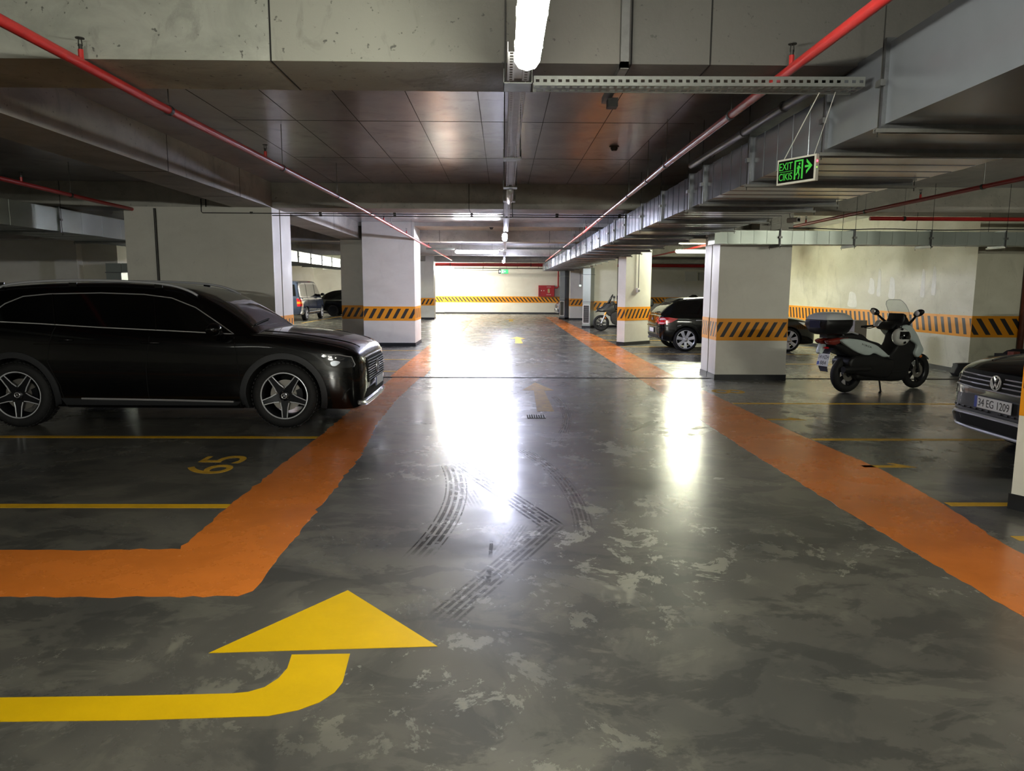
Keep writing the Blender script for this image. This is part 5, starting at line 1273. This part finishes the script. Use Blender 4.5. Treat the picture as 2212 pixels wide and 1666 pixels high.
c.patch('lower_intake', [(-.64, .305), (.64, .305), (.68, .36), (.60, .41), (-.60, .41), (-.68, .36)], 'F', M_SEAM, e=.005, step=.06)
c.strip('intake_trim', [(-.72, .31), (-.69, .39), (-.60, .425), (-.3, .43), (.3, .43), (.60, .425), (.69, .39), (.72, .31)], 'F', .019, M_SATIN, e=.012)
c.strip('skid_lip', [(-.66, .29), (-.3, .275), (.3, .275), (.66, .29)], 'F', .016, M_SATIN, e=.006)

# ------------------------------------------------------------------ blue car far right, nose to the lane
low = [(-2.3, .65, .40, .90, .92), (-2.2, .80, .30, .98, .98), (-1.6, .90, .22, .99, .99), (0, .91, .18, .95, .95), (.9, .905, .18, .93, .96), (1.5, .895, .19, .89, .96), (1.95, .86, .19, .81, .90), (2.12, .80, .19, .74, .83), (2.22, .70, .22, .67, .76), (2.27, .56, .28, .60, .66)]
top = [(-1.9, 1.02, .62), (-1.5, 1.2, .64), (-1.0, 1.36, .66), (-.4, 1.43, .67), (.0, 1.41, .67), (.4, 1.27, .70), (.8, 1.06, .75), (1.0, .96, .79)]
c = Car('parked_car', 'blue car with paired grille openings far down on the right', (5.45, 43.2, 0), PI + math.radians(6), M_BLU, low, top, wheel_at((1.4, -1.4)), .32, .365)
for sd, md in ((-1, 'R'), (1, 'L')):
    for x in (1.4, -1.4): c.wheel(x, sd, .32, .22, .23, 'five', M_RIMS, detail=sd > 0)
    c.patch('side_window', [(-1.4, 1.03), (-1.1, 1.24), (-.4, 1.33), (.1, 1.28), (.6, 1.02)], md, M_GLASS, step=.12)
    c.patch('headlamp', [(1.85, .80), (2.05, .77), (2.16, .68), (2.05, .66), (1.9, .70)], md, M_LENSW, step=.06)
    g = c.patch('kidney_grille', smooth_poly([(sd * .03, .50), (sd * .20, .52), (sd * .22, .66), (sd * .15, .715), (sd * .03, .70)], 3), 'F', M_SEAM, e=.006, step=.05)
    c.strip('grille_trim', [tuple(p) for p in smooth_poly([(sd * .03, .50), (sd * .20, .52), (sd * .22, .66), (sd * .15, .715), (sd * .03, .70)], 3)], 'F', .012, M_CHROME, g, e=.01)
    c.patch('bumper_intake', [(sd * .40, .34), (sd * .62, .36), (sd * .62, .46), (sd * .42, .44)], 'F', M_SEAM, step=.06)
    c.mirror(.62, 1.02, sd)
c.patch('windscreen', [(-.65, .99), (.65, .99), (.58, 1.28), (-.58, 1.28)], 'F', M_GLASSL, step=.12)
c.plate(2.285, 0, .45, None)
c.strip('bumper_lip', [(-.62, .25), (0, .235), (.62, .25)], 'F', .02, M_SATIN, e=.006)

# ------------------------------------------------------------------ van on the left, tail towards the camera
low = [(-2.45, .86, .40, 1.12, 1.13), (-2.40, .91, .32, 1.14, 1.14), (-2.0, .95, .28, 1.15, 1.15), (0, .955, .26, 1.13, 1.13), (1.2, .955, .26, 1.10, 1.11), (1.6, .95, .26, 1.08, 1.13), (1.95, .92, .25, .98, 1.06), (2.2, .85, .25, .86, .93), (2.35, .72, .28, .74, .80), (2.42, .56, .36, .64, .70)]
top = [(-2.44, 1.86, .72), (-2.36, 1.94, .74), (-1.8, 1.975, .75), (0, 1.985, .755), (.7, 1.96, .75), (1.0, 1.88, .75), (1.3, 1.66, .77), (1.6, 1.38, .80), (1.85, 1.13, .83)]
c = Car('parked_van', 'dark blue passenger van seen from behind past the wide pillar', (-10.72, 37.7, 0), PI / 2, M_DKBLU, low, top, wheel_at((1.55, -1.5)), .335, .385, cat='van')
for sd, md in ((-1, 'R'), (1, 'L')):
    for x in (1.55, -1.5): c.wheel(x, sd, .335, .22, .215, 'five', M_RIMS, detail=sd < 0)
    for w_ in ([(-2.25, 1.2), (-2.2, 1.78), (-1.25, 1.80), (-1.22, 1.2)], [(-1.15, 1.2), (-1.17, 1.80), (.28, 1.80), (.32, 1.19)], [(.42, 1.18), (.40, 1.80), (.75, 1.78), (1.05, 1.66), (1.48, 1.24), (1.5, 1.17)]):
        c.patch('side_window', w_, md, M_GLASS, step=.12)
    for pth in ([(.36, .3), (.37, 1.15), (.34, 1.85)], [(-1.2, .75), (-1.2, 1.85)], [(1.2, .65), (1.35, 1.12)]): c.strip('door_gap', pth, md, .008, M_SEAM)
    c.strip('slide_rail', [(-2.2, 1.02), (-1.0, 1.02)], md, .018, M_SEAM, e=.004)
    c.strip('sill_trim', [(-1.0, .42), (1.1, .42)], md, .02, M_SATIN, e=.004)
    tl = c.patch('tail_lamp', [(-2.43, 1.10), (-2.28, 1.08), (-2.25, .72), (-2.43, .72)], md, M_RED, e=.006, step=.06)
    c.patch('lamp_lens', [(-2.42, .95), (-2.27, .94), (-2.26, .84), (-2.42, .85)], md, M_AMB, tl, e=.010, step=.05)
    c.patch('rear_tail_lamp', [(sd * .70, 1.10), (sd * .86, 1.10), (sd * .87, .72), (sd * .72, .72)], 'B', M_RED, e=.006, step=.06)
    c.patch('rear_lamp_lens', [(sd * .71, .95), (sd * .865, .95), (sd * .87, .84), (sd * .715, .84)], 'B', M_AMB, e=.010, step=.06)
    c.mirror(1.25, 1.28, sd, M_CLAD); c.handle(.5, 1.0, md, M_CHROME, .2); c.handle(.12, 1.0, md, M_CHROME, .2)
c.patch('rear_window', [(-.68, 1.22), (.68, 1.22), (.62, 1.78), (-.62, 1.78)], 'B', M_GLASS, step=.12)
c.patch('windscreen', [(-.72, 1.25), (.72, 1.25), (.66, 1.85), (-.66, 1.85)], 'F', M_GLASSL, step=.15)
c.plate(-2.47, 0, .82, None, facing='B')
# ------------------------------------------------------------------ black car seen side-on beyond the van
low = [(-2.2, .62, .42, .92, .94), (-2.1, .78, .33, 1.0, 1.0), (-1.7, .86, .25, 1.02, 1.02), (0, .88, .20, .98, .98), (.9, .88, .20, .94, .98), (1.4, .86, .2, .9, .97), (1.9, .8, .2, .78, .86), (2.1, .66, .22, .68, .74), (2.17, .5, .3, .58, .62)]
top = [(-2.1, 1.05, .6), (-1.8, 1.3, .62), (-1.3, 1.47, .64), (-.6, 1.53, .65), (.0, 1.5, .65), (.4, 1.34, .68), (.8, 1.1, .73), (1.0, .98, .77)]
c = Car('parked_car', 'unlit black car standing side-on beyond the van', (-8.55, 43.0, 0), 0, M_BLK, low, top, wheel_at((1.35, -1.35)), .32, .365)
for sd, md in ((-1, 'R'), (1, 'L')):
    for x in (1.35, -1.35): c.wheel(x, sd, .32, .22, .23, 'five', M_RIMK, detail=False)
    c.patch('side_window', [(-1.6, 1.06), (-1.3, 1.36), (-.5, 1.43), (.1, 1.36), (.6, 1.04)], md, M_GLASS, step=.12)
    c.strip('door_gap', [(-.2, .3), (-.2, .97)], md, .005, M_SEAM); c.mirror(.6, 1.04, sd)
    c.patch('headlamp', [(1.75, .76), (2.0, .72), (2.05, .64), (1.8, .66)], md, M_LENS, step=.08)
# ================================================================== scooter and motorcycle
M_SCW = mat('scooter_white_plastic', (196, 208, 208), 0.3, coat=0.6, vary=0.04)
M_SCK = mat('scooter_black_plastic', (20, 20, 22), 0.42, vary=0.15, vscale=8)
M_SEATK = mat('black_seat_vinyl', (24, 24, 25), 0.6, bump=0.1, bscale=60)
M_CLEAR = bpy.data.materials.new('clear_screen'); M_CLEAR.use_nodes = True
nt_ = M_CLEAR.node_tree; nt_.nodes.remove(nt_.nodes['Principled BSDF'])
tr_ = nt_.nodes.new('ShaderNodeBsdfTransparent'); tr_.inputs[0].default_value = (.90, .92, .92, 1)
gl_ = nt_.nodes.new('ShaderNodeBsdfGlossy'); gl_.inputs['Roughness'].default_value = .05
mx_ = nt_.nodes.new('ShaderNodeMixShader'); mx_.inputs[0].default_value = .07
nt_.links.new(tr_.outputs[0], mx_.inputs[1]); nt_.links.new(gl_.outputs[0], mx_.inputs[2])
nt_.links.new(mx_.outputs[0], nt_.nodes['Material Output'].inputs['Surface'])
M_CASEL = mat('case_lid_grey', (206, 210, 214), 0.3, coat=0.5)
M_GOLD = mat('gold_fork', (206, 150, 60), 0.3, metal=0.8)
def bike_wheel(t, name, x, r, w, rr, spokes, mrim, z=None):
    mb = MB(); h = w / 2
    prof = [(rr, -h * .7), (rr + (r - rr) * .4, -h), (r - .03, -h * .8), (r - .008, -h * .4), (r, 0)]; prof = prof + [(a, -b) for a, b in reversed(prof[:-1])]
    mb.lathe(prof, 'y', n=40); o = mb.build(name, M_TYRE, t, smooth=50); o.location = (x, 0, z or r)
    mb = MB(); mb.lathe([(rr + .006, -h * .72), (rr - .012, -h * .5), (rr - .012, h * .5), (rr + .006, h * .72)], 'y', n=36); mb.build('rim', mrim, o, smooth=40)
    for k in range(spokes):
        a = 2 * PI * k / spokes; mb = MB()
        for s_ in (-.16, .16):
            mb.bar((.035 * math.cos(a), 0, .035 * math.sin(a)), ((rr - .01) * math.cos(a + s_), 0, (rr - .01) * math.sin(a + s_)), .018, .03)
        mb.build_each('spoke', mrim, o)
    mb = MB(); mb.lathe([(0, -.07), (.03, -.07), (.04, -.03), (.04, .03), (.03, .07), (0, .07)], 'y', n=16); mb.build('hub', M_DARKSTEEL, o, smooth=40)
    mb = MB(); mb.lathe([(.05, -.052), (.115, -.052), (.115, -.046), (.05, -.046)], 'y', n=28); mb.build('brake_disc', M_DISC, o)
    return o
t = thing('parked_scooter', 'white and black maxi scooter with top case parked by the striped right wall', 'scooter', (6.28, 11.75, 0), math.radians(21.3))
rw_ = bike_wheel(t, 'wheel', -.77, .305, .16, .19, 5, M_RIMK); bike_wheel(t, 'wheel', .78, .305, .13, .20, 5, M_RIMK)
sp = lambda pts, n=3: [tuple(p) for p in smooth_poly(pts, n)]
mb = MB(); mb.pillow(sp([(-.70, .24), (-.3, .19), (.25, .16), (.42, .24), (.50, .50), (.66, .62), (.58, .92), (.40, 1.02), (.22, .98), (.16, .80), (.0, .62), (-.15, .62), (-.45, .66), (-.72, .74), (-1.0, .80), (-1.18, .82), (-1.16, .74), (-.98, .64), (-.70, .52)]), 0, .17, .05)
mb.build('body', M_SCK, t, smooth=50)
mb = MB(); mb.pillow(sp([(-.86, .36), (-.45, .26), (-.05, .24), (.05, .50), (-.2, .58), (-.5, .64), (-.90, .58)]), -.02, .20, .05); mb.build('engine_cover', M_SCK, t, smooth=50)
for sd in (-1, 1):
    mb = MB(); mb.pillow(sp([(-1.12, .87), (-.98, .895), (-.70, .865), (-.42, .795), (-.28, .73), (-.08, .60), (-.10, .575), (-.22, .58), (-.40, .64), (-.54, .605), (-.72, .65), (-.85, .70), (-1.04, .80)], 4), sd * .165, .045, .03); sp_ = mb.build('side_panel', M_SCW, t, smooth=50)
    text_obj('FORZA', 'panel_lettering', M_SCK, sp_, (-.70 if sd < 0 else -.46, sd * .2115, .785), (-sd, 0, .26 * sd), (0, 0, 1), .22, .028, ext=.0006)
    mb = MB(); mb.pillow(sp([(.12, 1.05), (.33, 1.09), (.50, .95), (.62, .78), (.69, .66), (.58, .55), (.49, .62), (.53, .75), (.36, .84), (.20, .94)], 4), sd * .165, .055, .03); mb.build('front_panel', M_SCW, t, smooth=50)
    mb = MB(); mb.pillow(sp([(-.40, .50), (-.34, .545), (-.22, .50), (-.24, .475), (-.34, .49)]), sd * .195, .02, .012); mb.build('trim_panel', M_SCW, t, smooth=50)
    mb = MB(); mb.pillow(sp([(-1.33, .865), (-1.15, .905), (-.92, .90), (-1.06, .84), (-1.16, .79), (-1.28, .80)]), sd * .10, .06, .03); mb.build('tail_lamp', mat('scooter_tail_red', (112, 34, 24), .2, coat=1), t, smooth=50)
    mb = MB(); mb.sphere((.70, sd * .15, .56), (.03, .02, .025), 10, 8); mb.build('turn_signal', M_AMB, t, smooth=60)
    # mirrors on long stalks
    mb = MB(); mb.tube([(.30, sd * .20, 1.10), (.27, sd * .30, 1.18), (.24, sd * .38, 1.26)], [.022, .02, .016], 8); st = mb.build('mirror_stalk', M_SCK, t, smooth=60)
    mb = MB(); mb.sphere((.24, sd * .42, 1.29), (.045, .10, .055), 16, 10, Matrix.Rotation(sd * .35, 3, 'X')); mb.build('mirror_shell', M_SCK, st, smooth=60)
    mb = MB(); mb.lathe([(0, -.046), (.040, -.044), (.048, -.03)], 'x', (.24, sd * .42, 1.29), 16); mb.build('mirror_glass', M_CHROME, st, smooth=40)
    mb = MB(); mb.tube([(-.07, sd * .40, 1.035), (.03, sd * .24, 1.06)], .019, 10); g = mb.build('grip', M_SCK, t, smooth=60)
    mb = MB(); mb.tube([(.0, sd * .40, 1.02), (.06, sd * .34, 1.01), (.08, sd * .22, 1.05)], .008, 6); mb.build('brake_lever', M_SCK, g, smooth=60)
mb = MB(); mb.tube([(.03, -.24, 1.06), (.12, -.10, 1.08), (.16, 0, 1.08), (.12, .10, 1.08), (.03, .24, 1.06)], .02, 10); mb.build('handlebar', M_SCK, t, smooth=60)
mb = MB(); mb.pillow(sp([(-.02, 1.03), (.10, 1.0), (.30, 1.0), (.42, 1.05), (.40, 1.12), (.30, 1.24), (.24, 1.27), (.20, 1.15), (.06, 1.13)]), 0, .17, .05); mb.build('dashboard', M_SCK, t, smooth=50)
mb = MB(); mb.pillow(sp([(-.02, 1.06), (.03, 1.14), (.08, 1.15), (.06, 1.05)]), .16, .05, .02); mb.build('phone_mount', M_SATIN, t, smooth=50)
mb = MB(); mb.pillow(sp([(-1.10, .93), (-.80, .97), (-.60, .95), (-.45, .86), (-.22, .80), (-.14, .74), (-.25, .70), (-.5, .78), (-.80, .86), (-1.05, .87)], 4), 0, .15, .07, 5); mb.build('seat', M_SEATK, t, smooth=60)
for sd in (-1, 1):
    mb = MB(); mb.tube([(-.28, sd * .172, .335), (.10, sd * .176, .325), (.36, sd * .172, .33)], .010, 6); mb.build('footboard_edge', M_CLAD, t, smooth=60)
    mb = MB(); mb.tube([(-1.02, sd * .13, .94), (-1.12, sd * .17, .985), (-.90, sd * .18, .99), (-.74, sd * .15, .955)], .014, 8); mb.build('grab_rail', M_SATIN, t, smooth=60)
# top case: black shell, grey lid, smoked reflector
mb = MB(); rings = []
for z, a, b, c_, r_ in ((.95, -1.24, -.84, .15, 0), (.98, -1.30, -.80, .20, 0), (1.10, -1.36, -.76, .245, 0), (1.18, -1.35, -.76, .245, 0), (1.185, -1.34, -.77, .24, 0)):
    q = .10; rings.append([tuple(p) + (z,) for p in smooth_poly([(a + q * .6, -c_), (b - q, -c_), (b, -c_ * .5), (b, c_ * .5), (b - q, c_), (a + q * .6, c_), (a, c_ * .55), (a, -c_ * .55)], 3)])
mb.loft(rings, True, True, True); tc = mb.build('top_case', M_SCK, t, smooth=50); tc.location = (-.13, 0, .005)
mb = MB(); rings = []
for z, a, b, c_ in ((1.186, -1.345, -.765, .243), (1.24, -1.32, -.79, .225), (1.285, -1.24, -.86, .17), (1.30, -1.14, -.95, .09)):
    q = .10; rings.append([tuple(p) + (z,) for p in smooth_poly([(a + q * .6, -c_), (b - q, -c_), (b, -c_ * .5), (b, c_ * .5), (b - q, c_), (a + q * .6, c_), (a, c_ * .55), (a, -c_ * .55)], 3)])
mb.loft(rings, True, True, True); mb.build('case_lid', M_CASEL, tc, smooth=50)
mb = MB(); mb.loft([[(-1.368, y, 1.06), (-1.372, y, 1.17), (-1.35, y, 1.172), (-1.345, y, 1.06)] for y in (-.10, .10)], True, True, True); mb.build('case_reflector', mat('smoked_reflector', (52, 56, 84), .15, coat=1), tc)
mb = MB(); mb.box(-1.3, -.90, -.08, .08, .90, .955); mb.build('case_rack', M_SCK, t)
# rear fender, plate
mb = MB(); mb.loft([[(x, y, z) for y in (-w, -w * .5, w * .5, w)] for x, z, w in ((-1.10, .78, .10), (-1.22, .70, .10), (-1.28, .60, .095), (-1.27, .42, .09), (-1.24, .36, .08))] , False); mb.build('rear_fender', mat('fender_grey', (60, 62, 78), .4), t, smooth=60)
mb = MB(); mb.box(-.004, .004, -.12, .12, 0, .20); p = mb.build('number_plate', M_PLATE, t); p.location = (-1.315, -.02, .455); p.rotation_euler = (0, math.radians(12), math.radians(-3))
mb = MB(); mb.box(-.0052, -.003, .07, .118, .02, .07); mb.build('plate_band', M_PLBLU, p)
text_obj('34 HZH', 'plate_lettering', M_PLTXT, p, (-.0052, .105, .115), (0, -1, 0), (0, 0, 1), .21, .062, ext=.0005)
text_obj('884', 'plate_lettering', M_PLTXT, p, (-.0052, .05, .022), (0, -1, 0), (0, 0, 1), .125, .062, ext=.0005)
mb = MB(); mb.sphere((-1.23, 0, .74), (.03, .06, .02), 12, 8); mb.build('plate_lamp', M_RED, t, smooth=60)
mb = MB(); mb.pillow(sp([(-1.30, .66), (-1.22, .86), (-1.16, .84), (-1.2, .66)]), .10, .05, .02); mb.build('tail_fairing', M_SCW, t, smooth=50)
mb = MB(); mb.lathe([(0, -.30), (.05, -.30), (.065, -.2), (.065, .2), (.05, .25)], 'x', (-.72, -.17, .40), 16); mb.build('exhaust', M_SCK, t, smooth=50)
# front: fender, fork, screen
mb = MB(); mb.loft([[(.77 + .31 * math.cos(a), y, .29 + .31 * math.sin(a)) for y in (-.075, -.04, .04, .075)] for a in [math.radians(v) for v in range(40, 150, 10)]], False); mb.build('front_fender', M_SCW, t, smooth=60)
for sd in (-1, 1):
    mb = MB(); mb.tube([(.77, sd * .085, .285), (.62, sd * .085, .70)], .022, 8); mb.build('fork_leg', M_SCK, t, smooth=60)
mb = MB(); rows = []
for k, (x, z, w) in enumerate(((.40, 1.10, .16), (.37, 1.20, .19), (.31, 1.32, .20), (.24, 1.42, .19), (.20, 1.475, .15), (.185, 1.50, .10))):
    rows.append([(x - .55 * (y * y), y, z) for y in [w * j / 6 for j in range(-6, 7)]])
back = [[(p[0] - .004, p[1], p[2]) for p in r] for r in rows]
mb.loft(rows, False); mb.loft([list(reversed(r)) for r in back], False)
edge = rows[0] + [r[-1] for r in rows[1:-1]] + list(reversed(rows[-1])) + [r[0] for r in reversed(rows[1:-1])]
e2 = [(p[0] - .004, p[1], p[2]) for p in edge]; mb.loft([edge, e2], True)
ws = mb.build('windscreen', M_CLEAR, t, smooth=60)
mb = MB(); mb.tube([(p[0] - .002, p[1], p[2]) for p in edge[12:]], .0035, 5); mb.build('screen_edge', M_SATIN, ws)
mb = MB(); mb.tube([(-.18, -.12, .24), (-.26, -.24, .03)], .014, 8); mb.tube([(-.26, -.24, .03), (-.29, -.25, .004)], .02, 8); mb.build('side_stand', M_SCK, t)
# helmet hung on the scooter: a thing of its own
hc_ = Vector((-.01, -.33, .91)); hp = Matrix.Rotation(math.radians(21.3), 3, 'Z') @ hc_ + Vector((6.28, 11.75, 0))
h = thing('helmet', 'white open helmet with dark visor hanging at the scooter handlebar', 'helmet', hp, math.radians(-55))
mb = MB(); mb.sphere((0, 0, 0), (.135, .13, .145), 24, 16); mb.build('shell', mat('helmet_white', (228, 230, 228), .2, coat=1), h, smooth=60)
mb = MB(); rings = []
for z in (-.03, .01, .06, .09):
    k = math.sqrt(1 - (z / .15) ** 2); rings.append([(.143 * k * math.cos(a), .138 * k * math.sin(a), z) for a in [math.radians(v) for v in range(-70, 71, 10)]])
mb.loft(rings, False); mb.build('visor', M_GLASS, h, smooth=60)
mb = MB(); 
for s_ in (-1, 1): mb.plate([(.11, s_ * .03, -.09), (.12, s_ * .07, -.065), (.105, s_ * .085, -.08), (.095, s_ * .06, -.105)], (1, 0, -.5), .012)
mb.build_each('chin_vent', M_SCK, h)
mb = MB(); mb.tube([(0, 0, .14), (.0, .02, .2), (.03, .06, .22)], .006, 5); mb.build('chin_strap', M_SCK, h)

# ---- black adventure motorcycle behind the angled pillar, nose to the lane
t = thing('parked_motorcycle', 'black adventure motorcycle with gold fork and top case behind the angled pillar', 'motorcycle', (4.66, 28.25, 0), PI - math.radians(6))
bike_wheel(t, 'wheel', .78, .315, .12, .22, 6, M_RIMK); bike_wheel(t, 'wheel', -.78, .31, .16, .21, 6, M_RIMK)
for sd in (-1, 1):
    mb = MB(); mb.tube([(.78, sd * .10, .31), (.63, sd * .10, .66)], .028, 8); mb.build('fork_slider', M_SATIN, t, smooth=60)
    mb = MB(); mb.tube([(.65, sd * .10, .62), (.52, sd * .10, .92)], .03, 8); mb.build('fork_tube', M_GOLD, t, smooth=60)
    mb = MB(); mb.tube([(.30, sd * .40, 1.12), (.36, sd * .1, 1.08)], .016, 8); mb.build('handlebar', M_SCK, t, smooth=60)
    mb = MB(); mb.pillow(sp([(.42, 1.02), (.40, 1.14), (.33, 1.16), (.34, 1.04)]), sd * .42, .05, .02); mb.build('hand_guard', M_SCK, t, smooth=50)
    mb = MB(); mb.tube([(.30, sd * .22, 1.12), (.30, sd * .36, 1.30)], .007, 6); mb.sphere((.30, sd * .40, 1.33), (.03, .08, .05), 12, 8); mb.build('mirror', M_SCK, t, smooth=60)
    mb = MB(); mb.pillow(sp([(-.85, .55), (-.40, .55), (-.40, .90), (-.85, .90)]), sd * .34, .10, .03); mb.build('pannier', M_SCK, t, smooth=40)
    mb = MB(); mb.sphere((.62, sd * .13, .52), (.03, .02, .03), 10, 8); mb.build('turn_signal', M_AMB, t, smooth=60)
mb = MB(); mb.pillow(sp([(.98, .80), (.90, .88), (.70, .98), (.55, 1.12), (.30, 1.06), (.20, .90), (.30, .62), (.50, .60), (.66, .76), (.80, .74)]), 0, .13, .05); mb.build('fairing', mat('motorcycle_grey', (26, 27, 30), .3, coat=.6), t, smooth=50)
mb = MB(); mb.pillow(sp([(1.02, .74), (.80, .84), (.62, .80), (.66, .74), (.85, .76)]), 0, .08, .03); mb.build('beak', M_SCK, t, smooth=50)
mb = MB(); mb.pillow(sp([(.30, 1.04), (.25, .84), (-.1, .80), (-.2, .95), (0, 1.08)]), 0, .16, .06); mb.build('fuel_tank', M_SCK, t, smooth=50)
mb = MB(); mb.pillow(sp([(-.15, .92), (-.5, .90), (-.85, .95), (-.85, .87), (-.4, .80), (-.1, .82)]), 0, .14, .05); mb.build('seat', M_SEATK, t, smooth=50)
mb = MB(); mb.pillow(sp([(.35, .30), (.40, .70), (.0, .82), (-.35, .80), (-.45, .40), (-.1, .24)]), 0, .16, .05); mb.build('engine', M_DARKSTEEL, t, smooth=50)
mb = MB(); mb.pillow(sp([(.56, 1.10), (.50, 1.22), (.38, 1.42), (.34, 1.42), (.42, 1.2), (.48, 1.08)]), 0, .15, .02); mb.build('windscreen', M_GLASS, t, smooth=50)
mb = MB(); mb.pillow(sp([(.84, .90), (.80, .96), (.74, .95), (.76, .88)]), 0, .09, .02); mb.build('headlamp', M_LENSW, t, smooth=50)
mb = MB(); mb.pillow([(-.72, .98), (-1.18, .98), (-1.22, 1.06), (-1.18, 1.28), (-.80, 1.30), (-.68, 1.20)], 0, .26, .05); mb.build('top_case', M_SCK, t, smooth=40)
mb = MB(); mb.tube([(-.1, .16, .34), (-.2, .26, .01)], .014, 6); mb.build('side_stand', M_SCK, t)

# ================================================================== odds and ends behind the black car on the right
t = thing('rubber_mat_roll', 'black rubber slab leaning low at the corner of the right wall', 'mat', (8.97, 13.78, 0), math.radians(-3))
mb = MB(); mb.pillow(sp([(-.16, 0.002), (.45, 0.002), (.48, .03), (.48, .22), (.44, .25), (-.10, .25), (-.16, .20)], 3), 0, .10, .03); mb.build('mat_body', mat('black_rubber', (22, 22, 24), .7), t, smooth=50)
mb = MB(); rnd = random.Random(5); rings = []
for i in range(9):
    z = .005 + .24 * i / 8; k = 1 - (i / 8) ** 1.6 * .75
    rings.append([((.25 * k + rnd.uniform(-.03, .03)) * math.cos(a) - .0 + .03 * i / 8, (.13 * k + rnd.uniform(-.025, .025)) * math.sin(a), z + rnd.uniform(-.012, .012) * (i > 0)) for a in [2 * PI * j / 18 for j in range(18)]])
mb.loft(rings, True, True, True); b = mb.build('plastic_bag', mat('crumpled_clear_plastic', (206, 208, 212), .3, vary=.25, vscale=14, bump=.5, bscale=25), None, smooth=35)
b.location = (9.06, 13.5, 0); tag(b, 'crumpled pale plastic bag lying against the black rubber slab', 'bag')
t = thing('crate', 'dark low crate behind the hood of the black car at the right edge', 'crate', (9.85, 13.45, 0))
mb = MB(); 
mb.box(-.35, .45, -.25, .25, 0.002, .06); mb.build('crate_base', M_SCK, t)
for (a, b_, c_, d) in ((-.35, .45, -.25, -.22), (-.35, .45, .22, .25), (-.35, -.32, -.22, .22), (.42, .45, -.22, .22)): mb = MB(); mb.box(a, b_, c_, d, .06, .46); mb.build('crate_side', M_SCK, t)
mb = MB(); mb.box(-.32, .42, -.22, .22, .42, .45); mb.build('crate_lid', M_SCK, t)
mb = MB(); rings = []
for i in range(6):
    z = .452 + .09 * i / 5; k = 1 - (i / 5) ** 2 * .7
    rings.append([((.26 * k + rnd.uniform(-.03, .03)) * math.cos(a), (.16 * k + rnd.uniform(-.02, .02)) * math.sin(a), z) for a in [2 * PI * j / 16 for j in range(16)]])
mb.loft(rings, True, True, True); b = mb.build('folded_cloth', mat('black_cloth', (26, 22, 26), .9, vary=.3, vscale=12), None, smooth=60); b.location = (9.82, 13.52, 0.012); tag(b, 'bundle of black cloth lying on the dark crate', 'cloth')
mb = MB(); mb.cbox((0, 0, .035), (.16, .12, .07)); b = mb.build('brick_block', mat('brick_red', (120, 62, 52), .8, vary=.25, vscale=20), None); b.location = (9.56, 13.26, .456); b.rotation_euler = (0, 0, .3); tag(b, 'small reddish brown block on the front of the dark crate', 'brick')
t = thing('paper_carton', 'small white carton with blue print standing on the dark crate', 'carton', (10.10, 13.28, .456), .15)
mb = MB(); mb.box(-.08, .10, -.05, .05, 0, .16); mb.build('carton_body', mat('carton_white', (214, 220, 222), .6), t)
mb = MB()
for k in range(4): mb.plate([(-.06 + k * .035, -.0505, .03), (-.045 + k * .035, -.0505, .03), (-.02 + k * .035, -.0505, .13), (-.035 + k * .035, -.0505, .13)], (0, -1, 0), .001)
mb.build('carton_print', mat('carton_blue', (60, 130, 190), .6), t)['kind'] = 'stuff'
t = thing('cardboard_carton', 'tall grey cardboard carton standing behind the scooter seat', 'carton', (7.58, 15.4, 0), math.radians(20))
mb = MB(); mb.box(-.17, .17, -.17, .17, 0.002, 1.0); mb.build('carton_body', mat('grey_cardboard', (150, 146, 140), .8, vary=.15, vscale=5), t)
for k, (a, b_) in enumerate(((-.17, -.005), (.005, .17))): mb = MB(); mb.box(a, b_, -.175, .175, 1.0, 1.008); mb.build('carton_flap', MATS['grey_cardboard'], t)
mb = MB(); mb.box(.171, .173, -.17, .17, .05, .98); mb.build('carton_tape', mat('brown_tape', (120, 84, 48), .5), t)
